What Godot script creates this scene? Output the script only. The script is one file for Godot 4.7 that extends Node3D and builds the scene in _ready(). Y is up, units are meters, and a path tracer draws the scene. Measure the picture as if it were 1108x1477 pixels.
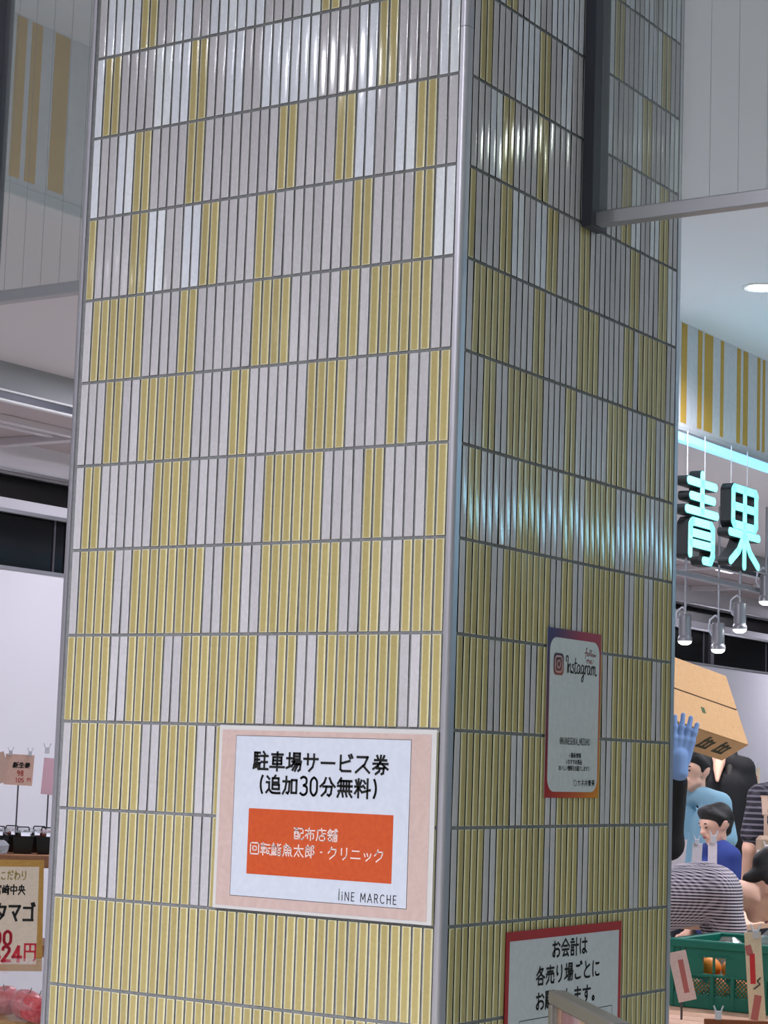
extends Node3D
# A tiled pillar in a food hall: glazed border tiles in three colours, notices on two faces, a smoke barrier
# passing behind it, a shop with a striped bulkhead beyond.  Units are metres; the pillar's near corner is the z axis.

const PITCH := 0.0192            # one tile and one joint across
const ROW := 0.145               # one tile and one joint up
const ROW_BASE := 1.74568        # height of the joint that tops the eighth course
const GAP_FRONT := 0.0105        # corner profile, front side
const GAP_SIDE := 0.0195         # corner profile, right side
const PILLAR_W := 0.7745
const PILLAR_D := 0.7845
const CEIL := 3.81
const SHOP_X := -2.74            # plane of the striped bulkhead
const SOFFIT := 3.25
const BEAM_X := -4.70
const BACK_X := -6.70
const BARRIER_Z := -0.41

var M := {}
var used := {}
var rng := RandomNumberGenerator.new()

func _ready() -> void:
	rng.seed = 20240611
	set_view()
	set_lights()
	make_materials()
	build_shell()
	build_pillar()
	build_barrier()
	build_notices()
	build_shop_front()
	build_shop_right()
	build_people()
	build_shop_left()
	build_stand()

# ---------------------------------------------------------------- camera, environment, lights
func set_view() -> void:
	var cam := Camera3D.new()
	cam.name = "camera"
	cam.fov = 28.1682
	cam.near = 0.05
	cam.far = 80.0
	cam.transform = Transform3D(Basis(Vector3(0.836945, 0.033110, -0.546284), Vector3(0.038934, 0.992037, 0.119776), Vector3(0.545900, -0.121515, 0.828992)).orthonormalized(), Vector3(1.59453, 1.55, 2.61053))
	add_child(cam)
	cam.current = true
	var env := Environment.new()
	env.background_mode = Environment.BG_COLOR
	env.background_color = Color(0.0, 0.0, 0.0)
	env.tonemap_mode = Environment.TONE_MAPPER_LINEAR
	env.tonemap_exposure = 1.0
	env.sdfgi_enabled = true
	env.ssao_enabled = true
	env.ssil_enabled = true
	var we := WorldEnvironment.new()
	we.name = "world_environment"
	we.environment = env
	add_child(we)

# x, z, energy of each recessed downlight in the high ceiling; the first six are the ones the glazed tiles and the picture show
# the lamps on the right-hand side have a greener tube white
var DOWN := [[-2.05, 2.60, 5.5, 0], [-4.70, 4.60, 5.5, 0], [-4.90, 6.30, 5.5, 0], [-7.90, 8.80, 5.5, 0], [2.00, -3.60, 2.8, 1], [-2.095, -6.13, 7.0, 0],
	[-0.40, 2.90, 13.8, 0], [-1.30, 4.30, 13.8, 0], [-0.50, 5.90, 13.8, 0], [-1.20, 7.60, 11.5, 0], [1.60, 3.60, 5.5, 1], [2.60, 6.20, 7.0, 1], [-1.2, -1.6, 2.8, 0], [1.2, -7.0, 4.2, 1], [0.6, -11.0, 5.0, 0], [-1.4, -9.0, 10.0, 0], [-0.15, -4.7, 9.0, 0], [-1.1, -12.2, 9.0, 0], [3.6, 0.6, 2.8, 1]]

func set_lights() -> void:
	for d in DOWN:
		downlight(Vector3(d[0], CEIL, d[1]), d[2], [Color(0.965, 0.955, 1.0), Color(0.93, 1.0, 0.92)][d[3]])

func downlight(at: Vector3, energy: float, tint: Color) -> void:
	var where := "in the pale ceiling right of the pillar" if absf(at.z + 6.13) < 0.01 else "over the hall, outside the picture"
	var t := thing("downlight", "round recessed downlight with white ring " + where, "downlight", at, 0.0, "recessed ceiling downlights")
	var st := mk()
	lathe(st, Vector3.ZERO, [[0.062, -0.001], [0.078, -0.008], [0.088, -0.004], [0.090, 0.0]], 28)
	done(st, "trim_ring", mat("ring_white", Color(0.86, 0.87, 0.88), 0.4), t)
	st = mk()
	lathe(st, Vector3.ZERO, [[0.0, -0.002], [0.06, -0.002], [0.062, 0.004]], 28)
	done(st, "lamp_lens", glow("lamp_lens_white", Color(0.96, 0.98, 1.0), 30.0), t)
	var l := SpotLight3D.new()
	l.name = "lamp"
	l.light_color = tint
	l.light_energy = energy
	l.light_size = 0.06
	l.spot_range = 40.0
	l.spot_attenuation = 2.0
	l.spot_angle = 78.0
	l.spot_angle_attenuation = 0.9
	l.shadow_enabled = true
	l.position = Vector3(0, -0.012, 0)
	l.rotation.x = -PI / 2
	t.add_child(l)

# ---------------------------------------------------------------- nodes and labels
func numbered(called: String) -> String:
	var n: int = used.get(called, -1) + 1
	used[called] = n
	return called if n == 0 else "%s_%03d" % [called, n]

func thing(called: String, label: String, category: String, at := Vector3.ZERO, turn := 0.0, group := "") -> Node3D:
	var o := Node3D.new()
	o.name = numbered(called)
	add_child(o, true)
	o.position = at
	o.rotation.y = turn
	tag(o, label, category, group)
	return o

func tag(o: Node, label: String, category := "", group := "") -> Node:
	o.set_meta("label", label)
	if category:
		o.set_meta("category", category)
	if group:
		o.set_meta("group", group)
	return o

func done(st: SurfaceTool, called: String, m: Material, parent: Node = null) -> MeshInstance3D:
	var o := MeshInstance3D.new()
	o.name = called if parent else numbered(called)
	o.mesh = st.commit()
	o.material_override = m
	(parent if parent else self).add_child(o, true)
	return o

func structure(st: SurfaceTool, called: String, m: Material, label := "") -> MeshInstance3D:
	var o := done(st, called, m)
	o.set_meta("kind", "structure")
	if label:
		o.set_meta("label", label)
	return o

# ---------------------------------------------------------------- materials
func mat(called: String, c: Color, rough := 0.6, metal := 0.0) -> StandardMaterial3D:
	if M.has(called):
		return M[called]
	var m := StandardMaterial3D.new()
	m.resource_name = called
	m.albedo_color = c
	m.roughness = rough
	m.metallic = metal
	M[called] = m
	return m

func glow(called: String, c: Color, e: float) -> StandardMaterial3D:
	if M.has(called):
		return M[called]
	var m := mat(called, c, 0.5)
	m.emission_enabled = true
	m.emission = c
	m.emission_energy_multiplier = e
	return m

func clear(called: String, c: Color, rough := 0.05) -> StandardMaterial3D:
	if M.has(called):
		return M[called]
	var m := mat(called, c, rough)
	m.transparency = BaseMaterial3D.TRANSPARENCY_ALPHA
	return m

func grain(called: String, lo: Color, hi: Color, freq: float, scale: Vector3, rough: float, world := true) -> StandardMaterial3D:
	if M.has(called):
		return M[called]
	var n := FastNoiseLite.new()
	n.seed = called.hash() % 1000
	n.noise_type = FastNoiseLite.TYPE_SIMPLEX_SMOOTH
	n.frequency = freq
	n.fractal_octaves = 4
	var im := Image.create(256, 256, false, Image.FORMAT_RGB8)
	for y in 256:
		for x in 256:
			var a := TAU * x / 256.0
			var b := TAU * y / 256.0
			var v := n.get_noise_3d(40.0 * cos(a) + 13.0 * cos(b), 40.0 * sin(a) + 13.0 * sin(b) * 2.0, 40.0 * sin(b))
			im.set_pixel(x, y, lo.lerp(hi, clampf(0.5 + v * 0.9, 0.0, 1.0)))
	var m := mat(called, Color.WHITE, rough)
	m.albedo_texture = ImageTexture.create_from_image(im)
	m.uv1_triplanar = true
	m.uv1_world_triplanar = world
	m.uv1_scale = scale
	return m

func stripes(called: String, a: Color, b: Color, period: float, share: float) -> StandardMaterial3D:
	if M.has(called):
		return M[called]
	var im := Image.create(16, 128, false, Image.FORMAT_RGB8)
	im.fill(a)
	im.fill_rect(Rect2i(0, 0, 16, int(128 * share)), b)
	var m := mat(called, Color.WHITE, 0.9)
	m.albedo_texture = ImageTexture.create_from_image(im)
	m.uv1_triplanar = true
	m.uv1_scale = Vector3.ONE / period
	return m

func make_materials() -> void:
	var g := grain("glaze_tiles", Color(0.96, 0.96, 0.955), Color(1, 1, 1), 0.06, Vector3(9, 9, 9), 0.075)
	g.vertex_color_use_as_albedo = true
	g.metallic_specular = 0.5
	grain("joint_mortar", Color(0.50, 0.505, 0.515), Color(0.57, 0.575, 0.585), 0.09, Vector3(6, 6, 6), 0.95)
	mat("satin_aluminium", Color(0.78, 0.77, 0.80), 0.34, 0.75)
	mat("paint_white", Color(0.85, 0.875, 0.915), 0.85)
	mat("paint_wall", Color(0.88, 0.875, 0.90), 0.8)
	mat("paint_soffit", Color(0.85, 0.83, 0.85), 0.8)
	mat("paint_beam", Color(0.62, 0.63, 0.64), 0.7)
	mat("dark_metal", Color(0.25, 0.26, 0.30), 0.45, 0.2)
	mat("black_plastic", Color(0.02, 0.02, 0.022), 0.35)
	mat("dark_glass", Color(0.045, 0.045, 0.055), 0.12)
	mat("steel_rail", Color(0.66, 0.66, 0.68), 0.38, 0.7)
	mat("ink_black", Color(0.045, 0.045, 0.05), 0.75)

# ---------------------------------------------------------------- mesh tools
func mk() -> SurfaceTool:
	var st := SurfaceTool.new()
	st.begin(Mesh.PRIMITIVE_TRIANGLES)
	return st

func vert(st: SurfaceTool, p: Vector3, n: Vector3) -> void:
	st.set_normal(n)
	st.add_vertex(p)

# a triangle whose front looks along n
func tri(st: SurfaceTool, a: Vector3, b: Vector3, c: Vector3, n: Vector3) -> void:
	if (b - a).cross(c - a).dot(n) > 0.0:
		var s := b
		b = c
		c = s
	vert(st, a, n)
	vert(st, b, n)
	vert(st, c, n)

func quad(st: SurfaceTool, a: Vector3, b: Vector3, c: Vector3, d: Vector3, n: Vector3) -> void:
	var m := (c - a).cross(d - b).normalized()
	if m.dot(n) < 0.0:
		m = -m
	tri(st, a, b, c, m)
	tri(st, a, c, d, m)

# triangle with a normal for each corner
func tri3(st: SurfaceTool, a: Vector3, b: Vector3, c: Vector3, na: Vector3, nb: Vector3, nc: Vector3) -> void:
	if (b - a).cross(c - a).dot(na + nb + nc) > 0.0:
		vert(st, a, na)
		vert(st, c, nc)
		vert(st, b, nb)
	else:
		vert(st, a, na)
		vert(st, b, nb)
		vert(st, c, nc)

func box(st: SurfaceTool, c: Vector3, s: Vector3, b := Basis.IDENTITY, bev := 0.0) -> void:
	var h := s * 0.5
	var ax := [b.x, b.y, b.z]
	var hs := [h.x, h.y, h.z]
	for i in 3:
		var j := (i + 1) % 3
		var k := (i + 2) % 3
		for s1 in [-1.0, 1.0]:
			var n: Vector3 = ax[i] * s1
			var o: Vector3 = c + n * hs[i]
			var u: Vector3 = ax[j] * (hs[j] - bev)
			var v: Vector3 = ax[k] * (hs[k] - bev)
			quad(st, o - u - v, o + u - v, o + u + v, o - u + v, n)
			if bev > 0.0:
				for s2 in [-1.0, 1.0]:
					var o1: Vector3 = c + n * hs[i] + ax[j] * s2 * (hs[j] - bev)
					var o2: Vector3 = c + n * (hs[i] - bev) + ax[j] * s2 * hs[j]
					quad(st, o1 - v, o1 + v, o2 + v, o2 - v, n + ax[j] * s2)
					if i == 0:
						for s3 in [-1.0, 1.0]:
							var e: Vector3 = ax[k] * s3
							tri(st, c + n * hs[0] + ax[1] * s2 * (hs[1] - bev) + e * (hs[2] - bev), c + n * (hs[0] - bev) + ax[1] * s2 * hs[1] + e * (hs[2] - bev), c + n * (hs[0] - bev) + ax[1] * s2 * (hs[1] - bev) + e * hs[2], (n + ax[1] * s2 + e).normalized())

func span(st: SurfaceTool, lo: Vector3, hi: Vector3, bev := 0.0) -> void:
	box(st, (lo + hi) * 0.5, (hi - lo).abs(), Basis.IDENTITY, bev)

func tube(st: SurfaceTool, a: Vector3, b: Vector3, ra: float, rb: float, seg := 12, caps := true) -> void:
	var d := (b - a).normalized()
	var u := d.cross(Vector3.UP if absf(d.y) < 0.9 else Vector3.RIGHT).normalized()
	var v := d.cross(u)
	for i in seg:
		var p := TAU * i / seg
		var r := TAU * (i + 1) / seg
		var n1 := u * cos(p) + v * sin(p)
		var n2 := u * cos(r) + v * sin(r)
		tri3(st, a + n1 * ra, a + n2 * ra, b + n2 * rb, n1, n2, n2)
		tri3(st, a + n1 * ra, b + n2 * rb, b + n1 * rb, n1, n2, n1)
		if caps:
			tri(st, a, a + n1 * ra, a + n2 * ra, -d)
			tri(st, b, b + n1 * rb, b + n2 * rb, d)

func wire(st: SurfaceTool, pts: Array, r: float, seg := 8) -> void:
	for i in pts.size() - 1:
		tube(st, pts[i], pts[i + 1], r, r, seg)

# profile of [radius, height] pairs turned about the y axis of basis b
func lathe(st: SurfaceTool, o: Vector3, prof: Array, seg := 20, b := Basis.IDENTITY) -> void:
	for k in prof.size() - 1:
		var r0: float = prof[k][0]
		var y0: float = prof[k][1]
		var r1: float = prof[k + 1][0]
		var y1: float = prof[k + 1][1]
		var sl := Vector2(y1 - y0, r0 - r1).normalized()
		for i in seg:
			var p := TAU * i / seg
			var q := TAU * (i + 1) / seg
			var d1 := Vector3(cos(p), 0, sin(p))
			var d2 := Vector3(cos(q), 0, sin(q))
			var n1 := b * (d1 * sl.x + Vector3.UP * sl.y)
			var n2 := b * (d2 * sl.x + Vector3.UP * sl.y)
			var a1 := o + b * (d1 * r0 + Vector3.UP * y0)
			var a2 := o + b * (d2 * r0 + Vector3.UP * y0)
			var c1 := o + b * (d1 * r1 + Vector3.UP * y1)
			var c2 := o + b * (d2 * r1 + Vector3.UP * y1)
			if r0 > 0.0:
				tri3(st, a1, a2, c2, n1, n2, n2)
			if r1 > 0.0:
				tri3(st, a1, c2, c1, n1, n2, n1)

func ball(st: SurfaceTool, c: Vector3, r: Vector3, seg := 16, b := Basis.IDENTITY) -> void:
	var rings := int(seg / 2.0)
	for j in rings:
		for i in seg:
			var q := []
			for e in [[i, j], [i + 1, j], [i + 1, j + 1], [i, j + 1]]:
				var th: float = PI * e[1] / rings
				var ph: float = TAU * e[0] / seg
				var u := Vector3(sin(th) * cos(ph), cos(th), sin(th) * sin(ph))
				q.append([c + b * (u * r), (b * (u / r)).normalized()])
			if j > 0:
				tri3(st, q[0][0], q[1][0], q[2][0], q[0][1], q[1][1], q[2][1])
			if j < rings - 1:
				tri3(st, q[0][0], q[2][0], q[3][0], q[0][1], q[2][1], q[3][1])

# flat plate facing +z in the xy plane from a closed outline, thickness t back from z
func plate(st: SurfaceTool, pts: PackedVector2Array, z: float, t: float) -> void:
	var idx := Geometry2D.triangulate_polygon(pts)
	for i in range(0, idx.size(), 3):
		tri(st, Vector3(pts[idx[i]].x, pts[idx[i]].y, z), Vector3(pts[idx[i + 1]].x, pts[idx[i + 1]].y, z), Vector3(pts[idx[i + 2]].x, pts[idx[i + 2]].y, z), Vector3.BACK)
		if t > 0.0:
			tri(st, Vector3(pts[idx[i]].x, pts[idx[i]].y, z - t), Vector3(pts[idx[i + 1]].x, pts[idx[i + 1]].y, z - t), Vector3(pts[idx[i + 2]].x, pts[idx[i + 2]].y, z - t), Vector3.FORWARD)
	if t > 0.0:
		var ccw := not Geometry2D.is_polygon_clockwise(pts)
		for i in pts.size():
			var a := pts[i]
			var b := pts[(i + 1) % pts.size()]
			var e := (b - a)
			var n := Vector3(e.y, -e.x, 0) * (1.0 if ccw else -1.0)
			if n.length() > 1e-9:
				quad(st, Vector3(a.x, a.y, z), Vector3(b.x, b.y, z), Vector3(b.x, b.y, z - t), Vector3(a.x, a.y, z - t), n.normalized())

func rounded(w: float, h: float, r: float, n := 6) -> PackedVector2Array:
	var p := PackedVector2Array()
	for k in 4:
		var c := Vector2([1, -1, -1, 1][k] * (w / 2 - r), [1, 1, -1, -1][k] * (h / 2 - r))
		for i in n + 1:
			var a := PI / 2 * (k + float(i) / n)
			p.append(c + Vector2(cos(a), sin(a)) * r)
	return p

func rect(st: SurfaceTool, x0: float, y0: float, x1: float, y1: float, z: float) -> void:
	quad(st, Vector3(x0, y0, z), Vector3(x1, y0, z), Vector3(x1, y1, z), Vector3(x0, y1, z), Vector3.BACK)

# ---------------------------------------------------------------- lettering: strokes on a 100 x 100 square, y down; a stroke with an odd count (leading 0) is a curve
var GLYPH := {
	"駐": [[10,8,10,62], [10,8,44,8], [10,26,40,26], [10,44,40,44], [26,8,26,62], [10,62,45,62,43,88,35,94], [6,72,3,90], [15,72,17,85], [24,72,26,83], [33,71,35,80], [68,3,77,14], [52,24,97,24], [55,56,94,56], [48,93,99,93], [75,24,75,93]],
	"車": [[14,14,86,14], [22,29,78,29,78,64,22,64,22,29], [22,46,78,46], [4,80,96,80], [50,3,50,98]],
	"場": [[3,32,36,32], [20,6,20,76], [2,83,38,68], [48,6,88,6,88,36,48,36,48,6], [48,21,88,21], [38,48,98,48], [53,48,36,74], [49,61,94,61,90,89,80,96], [66,61,42,92], [80,61,58,96]],
	"サ": [[5,32,95,32], [30,8,30,60], [70,8,70,46,62,74,40,94]],
	"ー": [[8,50,92,50]],
	"ビ": [[20,10,20,80,30,88,85,88], [20,50,78,36], [72,8,80,22], [86,4,94,18]],
	"ス": [[15,14,80,14,62,50,8,92], [53,58,92,92]],
	"券": [[28,5,35,20], [72,5,65,20], [14,27,86,27], [5,45,95,45], [52,4,48,36,34,56,5,72], [60,45,75,60,96,72], [28,68,72,68,68,92,58,97], [48,68,42,84,22,97]],
	"（": [[0,75,2,58,25,52,50,58,75,75,98]],
	"）": [[0,25,2,42,25,48,50,42,75,25,98]],
	"追": [[62,2,54,14], [44,16,44,72], [44,16,84,16,84,38,44,38], [44,50,88,50,88,72,44,72], [8,8,22,20], [4,38,22,38,22,72,4,91], [0,22,74,40,90,66,93,98,92]],
	"加": [[4,30,46,30,43,80,36,92,28,88], [24,6,24,40,18,70,3,94], [60,22,92,22,92,88,60,88,60,22]],
	"分": [[38,5,28,28,4,48], [62,5,74,28,97,48], [22,48,78,48,73,84,62,95,52,90], [44,48,38,75,14,96]],
	"無": [[25,3,6,28], [20,16,92,16], [5,42,95,42], [9,68,93,68], [25,16,25,68], [42,16,42,68], [60,16,60,68], [77,16,77,68], [14,79,5,97], [35,79,39,95], [58,79,63,94], [80,79,94,96]],
	"料": [[25,4,25,96], [4,42,46,42], [8,10,15,30], [43,10,35,30], [25,46,4,76], [25,46,46,68], [58,12,68,24], [55,36,66,48], [82,3,82,98], [48,70,98,58]],
	"配": [[3,10,50,10], [8,28,46,28,46,92,8,92,8,28], [20,10,20,46,13,56], [34,10,34,52,46,54], [8,73,46,73], [60,12,92,12,92,46], [60,46,92,46], [61,46,61,86,70,93,94,93,97,76]],
	"布": [[5,22,95,22], [42,3,30,40,5,68], [56,28,56,98], [27,46,86,46,86,80,76,86], [27,46,27,84]],
	"店": [[52,2,52,14], [12,16,95,16], [16,16,14,60,4,95], [56,26,56,58], [56,41,90,41], [32,60,84,60,84,94,32,94,32,60]],
	"舗": [[24,3,3,32], [24,3,46,28], [12,36,38,36], [4,50,46,50], [25,24,25,64], [10,66,40,66,40,93,10,93,10,66], [50,18,97,18], [84,3,92,12], [55,36,92,36,92,92,84,96], [55,36,55,97], [73,4,73,97], [55,54,92,54], [55,72,92,72]],
	"回": [[8,8,92,8,92,95,8,95,8,8], [32,34,68,34,68,66,32,66,32,34]],
	"転": [[4,14,46,14], [8,28,42,28,42,62,8,62,8,28], [8,45,42,45], [2,78,48,78], [25,4,25,98], [56,18,92,18], [50,44,98,44], [70,44,58,88,90,82], [82,64,97,94]],
	"鮨": [[18,3,4,24], [14,14,34,14,28,27], [6,28,44,28,44,70,6,70,6,28], [6,49,44,49], [25,28,25,70], [6,80,2,96], [17,80,19,94], [29,80,32,93], [40,79,47,93], [62,6,62,34,70,40,96,38], [90,8,64,24], [60,54,92,54,92,96,60,96,60,54], [60,75,92,75]],
	"魚": [[36,3,10,28], [28,14,64,14,52,30], [16,30,84,30,84,70,16,70,16,30], [16,50,84,50], [50,30,50,70], [14,79,5,97], [36,79,40,95], [58,79,64,94], [80,79,94,96]],
	"太": [[6,32,94,32], [48,4,44,45,8,95], [52,40,70,72,95,95], [42,76,54,92]],
	"郎": [[28,2,28,14], [10,14,46,14,46,50,10,50], [10,32,46,32], [10,14,10,92,32,80], [32,56,50,82], [62,6,62,98], [62,6,92,6,76,34,92,56,86,72,74,70]],
	"・": [[44,50,56,50]],
	"ク": [[40,5,30,30,8,52], [36,22,86,22,72,62,25,96]],
	"リ": [[25,12,25,60], [75,8,75,50,68,75,40,96]],
	"ニ": [[18,25,82,25], [6,80,94,80]],
	"ッ": [[22,42,30,62], [48,38,55,58], [84,40,76,66,40,94]],
	"お": [[8,28,58,26], [0,32,6,32,50,32,84,22,92,10,80,22,64,50,52,80,56,90,72,80,88,58,94], [70,18,92,34]],
	"会": [[50,3,3,44], [50,3,97,44], [28,40,72,40], [10,60,90,60], [46,60,24,92,80,86], [66,70,88,97]],
	"計": [[14,8,36,8], [3,24,46,24], [10,40,40,40], [10,54,40,54], [10,69,40,69,40,94,10,94,10,69], [50,42,98,42], [74,4,74,98]],
	"は": [[0,14,8,10,50,16,94], [36,30,94,30], [0,70,6,71,60,68,84,52,92,40,82,50,70,72,74,94,92]],
	"各": [[42,3,30,25,8,45], [36,16,76,16,55,42,4,66], [40,28,65,48,96,62], [26,67,76,67,76,95,26,95,26,67]],
	"売": [[8,16,92,16], [50,3,50,34], [18,34,82,34], [8,62,8,47,92,47,92,62], [36,57,32,78,8,97], [62,57,62,88,70,94,92,94,95,80]],
	"り": [[0,22,8,18,40,24,58,32,48], [0,70,6,76,40,66,78,38,97]],
	"ご": [[0,25,22,50,24,72,20], [0,20,66,20,86,50,92,82,86], [78,4,84,16], [90,2,96,13]],
	"と": [[30,8,40,42], [0,84,24,40,44,18,66,28,88,60,93,88,90]],
	"に": [[0,16,8,11,50,17,94], [0,44,22,66,25,90,22], [0,44,68,50,86,72,90,94,86]],
	"願": [[4,8,50,8], [8,8,7,60,2,96], [32,10,26,20], [17,22,46,22,46,54,17,54,17,22], [17,38,46,38], [31,54,31,92,25,90], [20,64,13,84], [40,64,48,82], [54,8,98,8], [74,8,70,22], [58,22,94,22,94,74,58,74,58,22], [58,39,94,39], [58,56,94,56], [68,76,54,97], [84,76,98,96]],
	"い": [[0,16,18,14,55,24,84,36,70], [0,74,22,88,44,92,70]],
	"し": [[0,28,6,26,60,36,90,62,92,88,70]],
	"ま": [[14,24,86,24], [18,46,82,46], [0,50,4,50,70,44,88,24,90,18,78,34,70,60,76,88,94]],
	"す": [[4,26,96,26], [0,56,4,56,50,48,66,34,62,32,46,46,40,58,52,56,76,34,97]],
	"。": [[0,22,68,34,80,22,92,10,80,22,68]],
	"最": [[22,4,78,4,78,34,22,34,22,4], [22,19,78,19], [4,44,96,44], [16,44,16,92], [42,44,42,97], [16,60,42,60], [16,75,42,75], [3,92,46,88], [54,56,90,56,74,80,50,96], [58,66,96,96]],
	"新": [[26,2,26,12], [6,14,46,14], [14,20,18,34], [38,20,34,34], [2,38,50,38], [4,58,48,58], [26,38,26,97], [24,62,4,86], [28,62,46,80], [92,4,62,14,62,55,54,95], [62,42,98,42], [82,42,82,98]],
	"情": [[18,3,18,98], [6,26,4,48], [28,22,34,40], [44,12,94,12], [46,24,92,24], [38,38,98,38], [69,3,69,38], [48,50,90,50,90,96,82,96], [48,50,48,98], [48,64,90,64], [48,78,90,78]],
	"報": [[6,18,46,18], [26,3,26,34], [2,34,50,34], [14,40,18,52], [38,40,34,52], [4,56,48,56], [8,74,46,74], [26,56,26,98], [58,6,92,6,90,32,80,34], [58,6,58,98], [60,46,92,46,80,74,60,96], [64,58,97,96]],
	"め": [[0,20,22,28,60,42,84], [0,62,10,48,60,26,88,10,74,22,42,56,28,86,42,88,70,62,94]],
	"商": [[50,2,50,12], [4,14,96,14], [32,18,36,30], [68,18,62,30], [10,34,90,34,90,92,80,96], [10,34,10,98], [40,38,28,56], [58,38,58,50,74,52], [32,62,68,62,68,86,32,86,32,62]],
	"品": [[28,6,72,6,72,42,28,42,28,6], [6,54,44,54,44,95,6,95,6,54], [56,54,94,54,94,95,56,95,56,54]],
	"を": [[10,18,80,18], [0,46,3,30,40,12,60], [0,14,58,40,44,52,60,52,76], [0,92,42,56,58,34,76,46,93,88,92]],
	"届": [[8,8,88,8,88,30,8,30], [8,8,8,60,2,97], [26,46,88,46,88,94,26,94,26,46], [26,70,88,70], [57,34,57,94]],
	"け": [[0,16,8,11,50,18,94], [38,30,96,30], [0,72,6,74,56,52,97]],
	"カ": [[8,28,88,28,82,84,66,94], [46,4,42,50,10,95]],
	"ネ": [[50,2,56,12], [14,22,82,22,54,50,6,72], [50,48,50,98], [62,56,92,74]],
	"井": [[8,28,92,28], [4,62,96,62], [32,6,32,62,12,96], [68,6,68,98]],
	"青": [[12,12,88,12], [16,25,84,25], [4,39,96,39], [50,2,50,39], [22,52,78,52,78,94,68,94], [22,52,22,98], [22,66,78,66], [22,80,78,80]],
	"果": [[18,6,82,6,82,46,18,46,18,6], [18,26,82,26], [50,6,50,98], [4,58,96,58], [48,60,6,92], [52,60,94,92]],
	"こ": [[0,22,22,50,26,78,20], [0,18,70,24,86,50,90,84,86]],
	"だ": [[6,26,52,24], [32,4,12,94], [52,46,84,46], [0,48,74,56,88,88,88], [72,8,78,22], [88,4,94,18]],
	"わ": [[26,4,26,97], [8,30,40,26,8,76], [0,14,68,50,36,84,40,90,66,62,94]],
	"宮": [[50,2,50,12], [8,30,8,14,92,14,92,30], [28,34,72,34,72,54,28,54,28,34], [20,66,80,66,80,95,20,95,20,66], [50,54,46,66]],
	"崎": [[22,12,22,78], [6,34,6,80,38,74], [38,34,38,74], [46,18,94,18], [70,3,64,22,48,36], [70,22,90,36], [42,44,98,44], [48,56,74,56,74,80,48,80,48,56], [88,44,88,94,78,97]],
	"中": [[10,24,90,24,90,62,10,62,10,24], [50,3,50,98]],
	"央": [[22,20,78,20,78,54], [22,20,22,54], [4,54,96,54], [50,3,48,54,8,97], [54,56,94,96]],
	"タ": [[40,5,30,30,8,55], [36,20,86,20,70,62,22,97], [32,44,62,66]],
	"マ": [[8,16,90,16,58,60], [38,48,64,88]],
	"ゴ": [[14,24,80,24,80,86], [12,86,84,86], [76,2,82,14], [90,0,96,12]],
	"円": [[12,8,88,8,88,90,78,96], [12,8,12,98], [50,8,50,48], [12,48,88,48]],
	"生": [[28,6,8,42], [22,28,90,28], [20,58,84,58], [4,92,96,92], [52,4,52,92]],
	"姜": [[30,4,38,16], [70,4,62,16], [14,20,86,20], [18,33,82,33], [50,20,50,46], [6,46,94,46], [42,50,28,74,82,96], [70,56,58,80,18,97], [4,66,96,66]],
	"✓": [[20,50,40,85,85,15]],
	"!": [[50,5,50,65], [50,88,50,95]],
	"0": [[0,50,3,80,20,85,50,80,80,50,97,20,80,15,50,20,20,50,3]],
	"1": [[25,18,55,4,55,97]],
	"2": [[0,14,26,22,8,50,3,78,12,80,34,44,68], [44,68,12,95,88,95]],
	"3": [[0,15,12,45,3,78,12,78,36,46,47], [0,46,47,84,56,84,84,48,97,12,86]],
	"4": [[66,97,66,4,12,70,92,70]],
	"5": [[80,5,26,5,20,45], [0,20,45,60,38,86,66,60,95,16,90]],
	"8": [[0,50,48,18,28,50,3,82,28,50,48,14,74,50,97,86,74,50,48]],
	"9": [[0,82,30,50,4,18,30,50,54,82,30,78,70,50,97]],
	"A": [[6,98,50,3,94,98], [22,66,78,66]],
	"C": [[0,90,18,60,3,22,18,10,50,22,82,60,97,90,82]],
	"E": [[85,4,16,4,16,96,85,96], [16,49,76,49]],
	"H": [[14,3,14,97], [86,3,86,97], [14,49,86,49]],
	"I": [[50,3,50,97]],
	"i": [[50,34,50,97], [50,6,50,14]],
	"K": [[16,3,16,97], [84,4,18,56], [40,40,88,97]],
	"M": [[8,97,14,3,50,70,86,3,92,97]],
	"N": [[14,97,14,3,86,97,86,3]],
	"O": [[0,50,3,86,20,94,50,86,80,50,97,14,80,6,50,14,20,50,3]],
	"R": [[16,97,16,4,66,4,82,16,82,36,66,50,16,50], [50,50,88,97]],
	"S": [[0,84,16,50,3,18,18,26,42,74,56,84,80,50,97,14,86]],
	"U": [[14,3,14,74,26,92,50,97,74,92,86,74,86,3]],
	"Z": [[12,4,88,4,12,96,90,96]],
	"_": [[0,99,100,99]],
	"@": [[0,72,36,50,28,34,50,48,68,70,56,74,34,72,66,88,66,94,44,80,12,50,3,16,20,6,52,18,84,50,97,80,92]],
	" ": [],
}
var ADVANCE := {"（": 0.55, "）": 0.55, "0": 0.6, "1": 0.6, "2": 0.6, "3": 0.6, "4": 0.62, "5": 0.6, "8": 0.6, "9": 0.6, "i": 0.3, "I": 0.3, "!": 0.4, " ": 0.4,
	"A": 0.75, "C": 0.75, "E": 0.6, "H": 0.72, "K": 0.68, "M": 0.86, "N": 0.76, "O": 0.8, "R": 0.68, "S": 0.62, "U": 0.72, "Z": 0.66, "_": 0.6, "@": 0.9, "✓": 0.8}

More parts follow.
